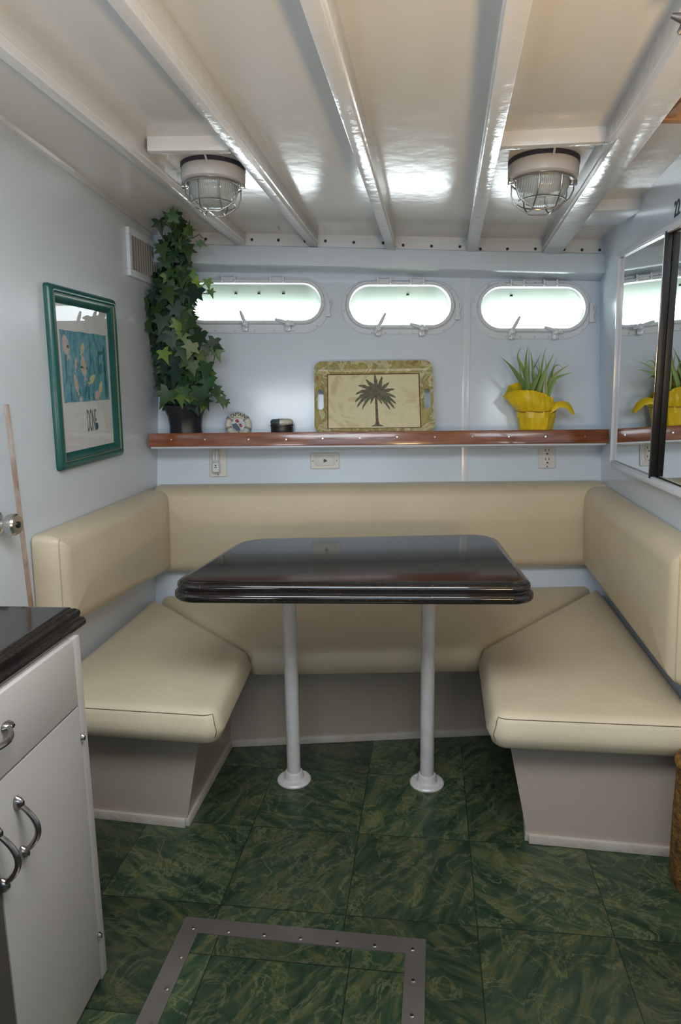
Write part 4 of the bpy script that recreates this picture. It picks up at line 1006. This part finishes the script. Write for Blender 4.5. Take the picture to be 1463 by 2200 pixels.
# left
un, _ = LW.huv(62, 1152); vn = LW.huv(62, 1152)[1]; uf = -DB - .012; vf = LW.huv(330, 1046)[1]; vbf = LW.huv(362, 1237, DB)[1]; vbn = LW.huv(165, 1345, DB)[1]
t, q, out, prof = back('cream back cushion on the left bulkhead below the teal picture', LW, [(un, vbn), (uf, vbf), (uf, vf), (un, vn)], DB, .025)
def endseam(t, q, out, prof, un, i=7):
    ks = [k for k, p in enumerate(out) if abs(p[0] - un) < .02]; ks.sort(key=lambda k: out[k][1])
    o = OUTL(prof[i][0] - .0008); mb = MB(); mb.tube([q.p(*o[k], prof[i][1] + .0005) for k in ks], .0016, 6); mb.build('seam', M_stitch, t)
endseam(t, q, out, prof, un)
un = RW.huv(1463, 1140)[0] - .10; sl = (RW.huv(1463, 1140)[1] - RW.huv(1292, 1036)[1]) / (RW.huv(1463, 1140)[0] - RW.huv(1292, 1036)[0])
vf = RW.huv(1292, 1036)[1]; uf = -DB - .02; vbf = RW.huv(1245, 1215, DB)[1]; vbn = RW.huv(1400, 1425, DB)[1]
un = RW.huv(1440, 1300, DB)[0] - .02
t, q, out, prof = back('cream back cushion on the right bulkhead below the mirrors', RW, [(un, vbn - .01), (uf, vbf), (uf, vf), (un, vf + sl * (un - uf))], DB, .03)
endseam(t, q, out, prof, un)

# ================================================================== TABLE
ZT0, ZT1 = .715, .769
lL, lR = onz(632, 1675, 0), onz(917, 1682, 0)
t = thing('dinette_table', (lL + lR) / 2, 'black granite topped table on two white pedestal legs', 'table')
TPc = [onz(350, 1292, .721), onz(1157, 1296, .721), onz(1066, 1152, .755), onz(520, 1163, .755)]
poly = [(p.x, p.y) for p in TPc]
out = dens(roundpoly(poly, [.075, .065, .10, .12], 10), .03)
TZ = Pl(Vector((0, 0, 0)), Vector((1, 0, 0)), Vector((0, 1, 0)))
edge = [(.020, ZT0), (.006, ZT0), (.001, ZT0 + 0.0048), (0, ZT0 + 0.0121), (.001, ZT0 + 0.0194), (.006, ZT0 + 0.0242), (.0115, ZT0 + 0.0248), (.012, ZT0 + 0.0290), (.0095, ZT0 + 0.0315), (.008, ZT0 + 0.0375), (.010, ZT0 + 0.0448), (.016, ZT0 + 0.0496), (.024, ZT0 + 0.0502), (.025, ZT1 - .001), (.027, ZT1), (.034, ZT1), (.06, ZT1)]
mb = MB(); mb.loft([[TZ.p(u, v, w) for u, v in offs(out, d)] for d, w in edge], cap0=True, cap1=True); mb.build('tabletop', M_gran, t, smooth=40)
for p in (lL, lR):
    q = Pl(p, Vector((1, 0, 0)), Vector((0, 1, 0))); mb = MB(); mb.lathe(q, [(.0225, .02), (.0225, ZT0)], 28); lg = mb.build('leg', M_pole, t)
    mb = MB(); mb.lathe(q, [(.056, 0), (.056, .004), (.052, .008), (.034, .010), (.031, .014), (.030, .030), (.027, .034), (.0225, .034)], 36); fl = mb.build('floor_flange', M_pole, lg)
    for k in range(4):
        a_ = PI / 4 + k * PI / 2; mb = MB(); disc(mb, q, .043 * math.cos(a_), .043 * math.sin(a_), .005, .007, .011, 8, True); mb.build('flange_screw', M_plate2, lg)

# ================================================================== COUNTER CABINET
ZC = .80
fa, fb_ = onz(219, 2082, 0), onz(157, 2200, 0)
dirc = (fb_ - fa).normalized()
CB = Pl(fa, dirc, Vector((0, 0, 1)))          # x runs towards the viewer along the face
if CB.n.x < 0: CB.n = -CB.n
ctop = CB.huv(142, 1372)[1]
zct = ctop
endd = -CB.n
L_ = 1.5; Dp = .36
t = thing('base_cabinet', fa + Vector((-.2, -.4, 0)), 'white galley base cabinet with curved nickel handles', 'cabinet')
mb = MB(); mb.box(CB, 0, L_, 0, zct, -Dp, 0, .002); mb.build('carcass', M_cab, t)
hs = CB.huv(149, 1521)[1]; hs2 = CB.huv(0, 1652)
xs = CB.huv(170, 1700, .012)[0]; xd = CB.huv(20, 2070, .012)[0]
x_st = .030
G = .0022
xb = CB.huv(-4, 1905, .012)[0]; xb2 = CB.huv(43, 2200, .012)[0]; xb = (xb + xb2) / 2
mb = MB(); mb.box(CB, x_st, xb, hs + G, zct - .002, .0, .014, .002); dw = mb.build('drawer', M_cab, t)
mb = MB(); mb.box(CB, x_st, xb, .012, hs - G, .0, .014, .002); dr1 = mb.build('door', M_cab, t)
mb = MB(); mb.box(CB, 0, x_st - G * 1.4, .0, zct - .002, .0, .013, .002); mb.build('stile', M_cab, t)
mb = MB(); mb.box(CB, xb + .004, L_, .012, zct - .002, .0, .014, .002); dr2 = mb.build('door', M_grey, t); dr2['label'] = 'dark grey door'
def handle(p0, p1, par, out_=.034, sag=None):
    """bow handle between two pixel feet on the face"""
    a = Vector(CB.huv(*p0, .014)); b = Vector(CB.huv(*p1, .014)); mb = MB(); pts = []; rs = []
    for k in range(15):
        s_ = k / 14; c = a.lerp(b, s_); pts.append(CB.p(c.x, c.y, .016 + out_ * math.sin(PI * s_) ** .8)); rs.append(.0042 + .0012 * math.sin(PI * s_))
    mb.tube(pts, rs, 10)
    for e in (a, b):
        q = CB.sub(CB.p(e.x, e.y, .014)); mb.lathe(q, [(.009, 0), (.010, .003), (.008, .010), (.004, .015)], 14, su=.8, sv=1.35)
    return mb.build('handle', M_hand, par)
h1 = handle((33, 1725), (45, 1832), dr1)
def hang(px, py, off=.014): return CB.huv(px, py, off)
h2 = handle((-14, 1790), (2, 1902), dr2)
(ua, va), = [hang(10, 1552)]; 
mb = MB(); pts = []; rs = []
for k in range(15):
    s_ = k / 14; pts.append(CB.p(ua + .105 * s_, va - .006 + .0 * s_, .016 + .032 * math.sin(PI * s_) ** .8)); rs.append(.0042 + .0012 * math.sin(PI * s_))
mb.tube(pts, rs, 10)
for e in (0, .105):
    q = CB.sub(CB.p(ua + e, va - .006, .014)); mb.lathe(q, [(.009, 0), (.010, .003), (.008, .010), (.004, .015)], 14, su=1.35, sv=.8)
mb.build('handle', M_hand, dw)
for px, py in ((156, 1608), (204, 2028)):
    u, v = CB.huv(px, py, .016); mb = MB(); mb.lathe(CB.sub(CB.p(x_st - .002, v, .012)), [(.006, 0), (.007, .004), (.004, .009)], 10, sv=1.3); mb.build('hinge', M_chrome, t)

# ---- granite worktop on it
zt0 = zct + .001
cor = onz(190, 1322, zt0 + .022); 
ptop = [onz(190, 1320, zt0 + .03)]
CT = Pl(CB.p(0, 0, 0) + Vector((0, 0, zt0)), CB.x, -CB.n)
cu_, cv_ = CT.uv(onz(189, 1328, zt0 + .012))
CT.n = Vector((0, 0, 1))
bx0 = CT.uv(onz(0, 1299, zt0 + .045)); 
pol = [(cu_, cv_), (L_, cv_), (L_, cv_ + Dp + .06), (cu_, cv_ + Dp + .06)]
WO = Outline(pol, .012, .05)
if area2(pol) < 0: pass
ed = [(.02, 0), (.004, 0), (.0, .005), (.0, .012), (.003, .017), (.010, .019), (.011, .023), (.009, .027), (.010, .034), (.016, .039), (.022, .0395), (.023, .043), (.025, .044), (.032, .044), (.06, .044)]
mb = MB(); mb.loft([[CT.p(u, v, w) for u, v in WO(d)] for d, w in ed], cap0=True, cap1=True)
tag(mb.build('worktop', M_gran, smooth=40, org=CT.p(cu_ + .5, cv_ + .2, 0)), 'black granite worktop with stepped edge on the white cabinet', 'worktop')

# ================================================================== FLOOR HATCH
ht = [onz(*p, 0) for p in ((400, 1972), (915, 2021))]; hx_ = (ht[1] - ht[0]); hw = hx_.length
HP = Pl(ht[0], hx_, Vector((-hx_.y, hx_.x, 0)));
if HP.y.y < 0: HP.y = -HP.y
HP.n = Vector((0, 0, 1))
t = thing('floor_hatch', HP.p(hw / 2, -.3, 0), 'square floor hatch with a screwed stainless steel frame', 'hatch')
fw_ = .046; hd = .62
mb = MB(); frame_strip(mb, HP, 0, hw, -hd, 0, fw_, 0, .004); mb.build('steel_frame', M_steel, t, smooth=0)
mb = MB(); mb.box(HP, fw_, hw - fw_, -hd + fw_, -fw_, 0, .0015); mb.build('tiled_panel', M_floor, t, smooth=0)
sc_ = [(.030 + (hw - .060) * k / 6, -.034) for k in range(7)] + [(.032, -.034 - .085 * k) for k in range(1, 6)] + [(hw - .026, -.034 - .085 * k) for k in range(1, 6)]
for u, v in sc_:
    mb = MB(); disc(mb, HP, u, v, .0052, .003, .0062, 10, True); mb.build('screw', M_chrome, t)

# ================================================================== MIRRORS ON THE RIGHT WALL
MO = .022
tl_, bl_ = RW.huv(1336, 551, MO), RW.huv(1317, 992, MO); tr2, br2 = RW.huv(1463, 484, MO), RW.huv(1463, 1052, MO)
pt, pb = RW.huv(1441, 500, MO), RW.huv(1404, 1030, MO)
ext = 1.0
def along(a, b, u): return (u, a[1] + (b[1] - a[1]) * (u - a[0]) / (b[0] - a[0]))
ue = max(tr2[0] - .25, UE + .02); TLm, BLm = tl_, bl_; TRm, BRm = along(tl_, tr2, ue), along(bl_, br2, ue)
t = thing('mirror_cabinet', RW.p((tl_[0] + ue) / 2, bl_[1], 0), 'sliding mirror doors in a white frame on the right bulkhead', 'mirror')
def strip(mb, a, b, da, w0, w1, bev=.002):
    mb.solid([RW.p(a[0], a[1], w0), RW.p(b[0], b[1], w0), RW.p(b[0] + da[0], b[1] + da[1], w0), RW.p(a[0] + da[0], a[1] + da[1], w0),
              RW.p(a[0], a[1], w1), RW.p(b[0], b[1], w1), RW.p(b[0] + da[0], b[1] + da[1], w1), RW.p(a[0] + da[0], a[1] + da[1], w1)], bev)
mb = MB(); strip(mb, TLm, TRm, (0, .014), 0, MO + .012); strip(mb, BLm, BRm, (0, -.018), 0, MO + .012); strip(mb, (TLm[0], TLm[1] + .014), (BLm[0], BLm[1] - .018), (.012, 0), 0, MO + .012); mb.build('frame', M_trim, t)
mb = MB(); strip(mb, TLm, TRm, (0, -.005), MO - .002, MO + .010, .001); strip(mb, (BLm[0], BLm[1] + .0), BRm, (0, .006), MO - .002, MO + .010, .001); strip(mb, TLm, BLm, (-.004, 0), MO - .002, MO + .006, .001); mb.build('track', M_trim, t)
def pane(a, b, c, d, w):
    mb = MB(); mb.solid([RW.p(*p, w - .004) for p in (a, b, c, d)] + [RW.p(*p, w) for p in (a, b, c, d)]); return mb.build('mirror_pane', M_mirror, t, smooth=0)
pane(BLm, along(bl_, br2, pb[0]), along(tl_, tr2, pt[0]), TLm, MO)
pane(along(bl_, br2, pb[0] - .004), BRm, TRm, along(tl_, tr2, pt[0] - .004), MO - .008)
mb = MB(); strip(mb, along(tl_, tr2, pt[0] + .012), along(bl_, br2, pb[0] + .012), (-.013, 0), MO - .008, MO + .012); mb.build('door_stile', mat('black stile', (.008, .008, .009), .4, spec=.25), t)
mb = MB(); strip(mb, along(tl_, tr2, pt[0] + .0125), along(bl_, br2, pb[0] + .0125), (.003, 0), MO, MO + .0125, .0005); mb.build('door_edge', M_chrome, t)
# number painted above the mirror
(nu, nv) = RW.huv(1452, 451)
mb = MB(); q = RW.sub(RW.p(nu, nv, 0)); q.x = -q.x
text_mesh(mb, q, '22', .062, .012, 0, .0005, .85, 0, .0004, .001)
tag(mb.build('number_lettering', M_black, smooth=0, org=RW.p(nu, nv)), 'black number 22 painted on the bulkhead above the mirrors', 'number')

# ================================================================== PICTURE
A_, B_, C_, D_ = LW.huv(95, 604, .012), LW.huv(242, 644, .012), LW.huv(266, 976, .012), LW.huv(133, 1013, .012)
PO = LW.p(*D_, 0); xu = ((B_[0] - A_[0]) + (C_[0] - D_[0])) / 2; hgt = ((A_[1] - D_[1]) + (B_[1] - C_[1])) / 2
cu = (A_[0] + B_[0] + C_[0] + D_[0]) / 4; cv = (A_[1] + B_[1] + C_[1] + D_[1]) / 4
ang = math.atan2((B_[1] + C_[1] - A_[1] - D_[1]) / 2, xu)
QP = LW.sub(LW.p(cu, cv, 0), ang); a, b = xu / 2, hgt / 2
t = thing('framed_print', QP.p(0, -b, 0), 'fish watercolour print in a teal moulded frame on the left bulkhead', 'picture')
fwid = .052
mb = MB(); prof = [(0, 0), (0, .012), (.006, .020), (.016, .024), (.024, .021), (.027, .017), (.032, .017), (.040, .014), (.047, .010), (fwid, .006), (fwid, .002)]
mb.loft([[QP.p(u, v, w) for u, v in roundpoly([(-a + d, -b + d), (a - d, -b + d), (a - d, b - d), (-a + d, b - d)], max(.002, .012 - d * .3), 4)] for d, w in prof]); mb.build('frame', M_green, t, smooth=50)
mb = MB(); d = .0255; frame_strip(mb, QP, -a + d, a - d, -b + d, b - d, .002, .017, .0215); mb.build('gilt_line', M_gold, t)
ia, ib_ = a - fwid, b - fwid
mb = MB(); mb.box(QP, -ia - .003, ia + .003, -ib_ - .003, ib_ + .003, .0005, .003); mb.build('mat_board', M_paper, t)
mb = MB(); mb.box(QP, -ia, ia, -ib_, ib_, .0052, .0064); mb.build('glass_pane', M_glass, t, smooth=0)
ax0, ax1 = -ia + .024, ia - .018; ay1 = ib_ * (1 - .34); ay0 = ib_ * (1 - 1.32)
aw, ah = ax1 - ax0, ay1 - ay0
mb = MB(); wob = []
for (x0, y0, x1, y1) in ((ax0, ay0, ax1, ay0), (ax1, ay0, ax1, ay1), (ax1, ay1, ax0, ay1), (ax0, ay1, ax0, ay0)):
    for k in range(10): wob.append((x0 + (x1 - x0) * k / 10 + random.uniform(-.0012, .0012), y0 + (y1 - y0) * k / 10 + random.uniform(-.0012, .0012)))
mb.prism(QP, wob, .003, .0034); art = mb.build('print', M_art, t, smooth=0)
def blob(cx, cy, rx, ry, rot, m, nm, z=.0037, tail=False, par=None):
    rx = min(rx, cy * ah * .92, (1 - cy) * ah * .92); mb = MB(); pts = []
    for k in range(20):
        th = 2 * PI * k / 20; x, y = rx * math.cos(th), ry * math.sin(th) * (1 - .25 * math.cos(th)); pts.append((ax0 + aw * cx + x * math.cos(rot) - y * math.sin(rot), ay0 + ah * cy + x * math.sin(rot) + y * math.cos(rot)))
    mb.prism(QP, pts, .0033, z)
    if nm == 'fish_shape':
        f = lambda x, y: (min(max(ax0 + aw * cx + x * math.cos(rot) - y * math.sin(rot), ax0), ax1), min(max(ay0 + ah * cy + x * math.sin(rot) + y * math.cos(rot), ay0 + .002), ay1 - .002))
        mb.prism(QP, [f(-rx * .85, 0), f(-rx * 1.55, ry * .7), f(-rx * 1.35, 0), f(-rx * 1.55, -ry * .7)], .0033, z)
    return mb.build(nm, m, par or art, smooth=0)
for cx, cy, rx, ry, rt2, m in ((.10, .80, .032, .022, 1.9, M_fish), (.44, .52, .034, .020, 1.75, M_fish), (.26, .27, .030, .012, 1.9, M_fish), (.62, .33, .026, .012, .5, M_fishy), (.44, .77, .020, .012, 1.0, M_fishy), (.80, .20, .022, .012, 1.2, M_fishy), (.72, .08, .026, .018, .4, M_fish), (.28, .55, .020, .008, 1.3, M_fish), (.34, .04, .018, .010, .2, M_fish)): blob(cx, cy, rx, ry, rt2, m, 'fish_shape')
for cx, cy, rx, ry, rt2 in ((.84, .72, .020, .008, .1), (.82, .48, .022, .012, 1.2), (.93, .62, .05, .012, 1.6), (.93, .25, .06, .012, 1.6), (.52, .12, .035, .006, 1.5), (.08, .5, .05, .006, 1.55), (.78, .60, .05, .004, 1.5), (.60, .75, .06, .004, 1.6), (.62, .06, .03, .008, 1.4), (.15, .15, .05, .005, 1.5)): blob(cx, cy, rx, ry, rt2, M_weed, 'weed_shape', .0036)
for cx, cy, rx, ry in ((.14, .78, .006, .009), (.40, .50, .004, .010), (.56, .30, .003, .003), (.50, .48, .003, .003)): blob(cx, cy, rx, ry, 1.5, M_slate, 'fish_marking', .0039)
mb = MB(); text_mesh(mb, QP, 'DONE', .46 * ib_, .020, -.62 * ib_, .003, .24, 0, .0003); mb.build('lettering', mat('grey ink', (.10, .10, .11), .6), t, smooth=0)
mb = MB()
for k in range(3): text_mesh(mb, QP, '-', .02, .010 + .012 * k, -.80 * ib_, .003, 1.2, 0, .0002)
mb.build('caption', mat('pale grey ink', (.38, .39, .40), .6), t, smooth=0)
mb = MB(); pts = [(.056 + .011 * math.cos(2 * PI * k / 16), -.70 * ib_ + .012 * math.sin(2 * PI * k / 16)) for k in range(16)]; mb.prism(QP, pts, .003, .0036); mb.build('blue_dot', M_dkblue, t, smooth=0)

# ================================================================== CAGED CEILING LIGHTS
def lamp(px, py, wpx, lab):
    c = CE.hit(px, py); q = CE.sub(c); dist = (c - CAM).dot(Vector(R @ np.array([0, 0, -1.0]))); r = wpx / F * dist / 2
    t = thing('caged_ceiling_light', c, lab, 'ceiling light', 'caged lamps on the ceiling'); k = r / .10
    mb = MB(); mb.lathe(q, [(r * 1.01, .0), (r * 1.01, .012 * k), (r * .9, .014 * k)], 40); mb.build('gasket', M_rubber, t)
    mb = MB(); mb.lathe(q, [(r * .9, .010 * k), (r * .98, .012 * k), (r, .016 * k), (r, .040 * k), (r * .98, .050 * k), (r * .90, .054 * k), (r * .80, .054 * k), (r * .80, .040 * k)], 40); mb.build('housing', M_lamp, t)
    mb = MB(); mb.lathe(q, [(r * .86, .052 * k), (r * .86, .060 * k), (r * .79, .060 * k), (r * .79, .052 * k)], 40, cap0=False, cap1=False); mb.build('clamp_ring', M_chrome, t)
    mb = MB(); prof = [(r * .78 * math.cos(a_) ** .7 if a_ < 1.5 else .001, .050 * k + .072 * k * math.sin(a_)) for a_ in [i * PI / 2 / 10 for i in range(11)]]; mb.lathe(q, prof, 48, cap0=False); mb.build('glass_dome', M_dome, t, smooth=60)
    mb = MB(); mb.lathe(q, [(.012 * k, .03 * k), (.012 * k, .05 * k), (.026 * k, .062 * k), (.030 * k, .078 * k), (.022 * k, .094 * k), (.005 * k, .100 * k)], 20); mb.build('bulb', M_bulb, t)
    mb = MB(); wr = .0021 * k; R_ = r * .88; hh = .138 * k
    for o in (-.32 * r, .32 * r):
        e = math.sqrt(R_ ** 2 - o * o)
        pr = [(-e, .056 * k), (-e, .085 * k), (-e * .88, .108 * k), (-e * .62, .124 * k), (-e * .3, hh), (e * .3, hh), (e * .62, .124 * k), (e * .88, .108 * k), (e, .085 * k), (e, .056 * k)]
        mb.tube([q.p(o, y, w) for y, w in pr], wr, 6); mb.tube([q.p(x, o, w + .002 * k) for x, w in pr], wr, 6)
    mb.tube([q.p(R_ * math.cos(2 * PI * i / 40), R_ * math.sin(2 * PI * i / 40), .060 * k) for i in range(40)], wr * 1.4, 6, closed=True)
    mb.tube([q.p(R_ * .78 * math.cos(2 * PI * i / 40), R_ * .78 * math.sin(2 * PI * i / 40), .114 * k) for i in range(40)], wr, 6, closed=True)
    mb.build('wire_cage', mat('cage wire', (.36, .33, .31), .3, .9), t)
    for s_ in (-1, 1):
        mb = MB(); mb.box(q, s_ * r * .9 - .010 * k, s_ * r * .9 + .010 * k, -.009 * k, .009 * k, .050 * k, .066 * k, .003); mb.build('lug', M_chrome, t)
    mb = MB(); mb.tube([q.p(0, -r * .98, .02 * k), q.p(-.003, -r * 1.15, .006 * k), q.p(-.006, -r * 1.3, .004 * k)], .0035 * k, 8); disc(mb, q, -.006, -r * 1.3, .010 * k, 0, .006 * k, 10); mb.build('conduit', M_lamp, t)
lamp(458, 358, 137, 'caged ceiling light nearest the ivy')
lamp(1168, 346, 148, 'caged ceiling light nearest the mirrors')

# ================================================================== BASKET at the right edge
rb = .095; e_ = onY(1446, 1860, 1.565); bp_ = Vector((e_.x + rb, 1.565, 0)); q = Pl(bp_, Vector((1, 0, 0)), Vector((0, 1, 0)))
t = thing('plush_basket', bp_, 'brown fuzzy basket standing on the floor beside the right bench', 'basket')
hb = onY(1460, 1650, bp_.y).z
mb = MB(); mb.lathe(q, [(rb * .9, .0), (rb * .98, .02), (rb, hb * .5), (rb * .98, hb - .02), (rb * .93, hb), (rb * .86, hb - .02), (rb * .85, .03)], 48, rf=lambda a, w: 1 + .012 * math.cos(24 * a) + .006 * math.cos(61 * a)); mb.build('body', M_basket, t)
mb = MB(); mb.tube([q.p(rb * .94 * math.cos(2 * PI * k / 48), rb * .94 * math.sin(2 * PI * k / 48), hb) for k in range(48)], .011, 8, closed=True); mb.build('rim', M_basket, t)

# ================================================================== LIGHT
W = bpy.data.worlds.new('world'); S.world = W; W.use_nodes = True
bg = W.node_tree.nodes['Background']; bg.inputs['Color'].default_value = (.86, .95, 1.0, 1)
bg.inputs['Strength'].default_value = 9.0
for P, fl, op, mo in WIN:
    ld = bpy.data.lights.new('porthole_portal', 'AREA'); ld.shape = 'RECTANGLE'; ld.size = mo[0] * 2.1; ld.size_y = mo[1] * 2.3; ld.cycles.is_portal = True
    o = bpy.data.objects.new('porthole_portal', ld); COL.objects.link(o); c = P.p(mo[2], mo[3], -TH - .03)
    o.matrix_world = Matrix.Translation(c) @ Matrix((P.x, P.y, -P.n if False else P.n)).transposed().to_4x4() @ Matrix.Rotation(PI, 4, 'X')
def area(name, loc, tgt, sx, sy, e, col):
    ld = bpy.data.lights.new(name, 'AREA'); ld.shape = 'RECTANGLE'; ld.size = sx; ld.size_y = sy; ld.energy = e; ld.color = col
    o = bpy.data.objects.new(name, ld); COL.objects.link(o); o.location = loc
    o.rotation_euler = (Vector(tgt) - Vector(loc)).to_track_quat('-Z', 'Y').to_euler(); return o
area('added_uplight', (.62, .25, .95), (.68, .75, 2.3), .25, .25, 17, (1, .68, .36))  # unseen uplight added to brighten the ceiling, warm like the light from the right
area('added_uplight', (-.7, .1, .95), (-.65, .9, 2.1), .3, .3, 5, (.92, .95, 1.0))  # unseen cool uplight added for the left of the ceiling
area('added_overhead_fill', (-.10, .70, 1.86), (-.10, 1.2, 0), 1.1, .55, 23, (.84, .92, 1.0))  # overhead fill added for seat tops and floor; no hatch is built here
area('added_rear_fill', (0, -2.0, 1.6), (0, 2, 2.2), 1.4, 1.2, 11, (.62, .83, 1.0))  # cool fill added behind the viewer; the bulkhead there has no opening

S.view_settings.view_transform = 'Standard'; S.view_settings.look = 'None'; S.view_settings.gamma = 1.0; S.view_settings.exposure = 0.18
S.view_settings.use_curve_mapping = False
S.cycles.use_denoising = True; S.cycles.max_bounces = 10; S.cycles.diffuse_bounces = 5; S.cycles.glossy_bounces = 5; S.cycles.transparent_max_bounces = 16
S.cycles.caustics_reflective = False; S.cycles.caustics_refractive = False
S.cycles.sample_clamp_indirect = 6.0
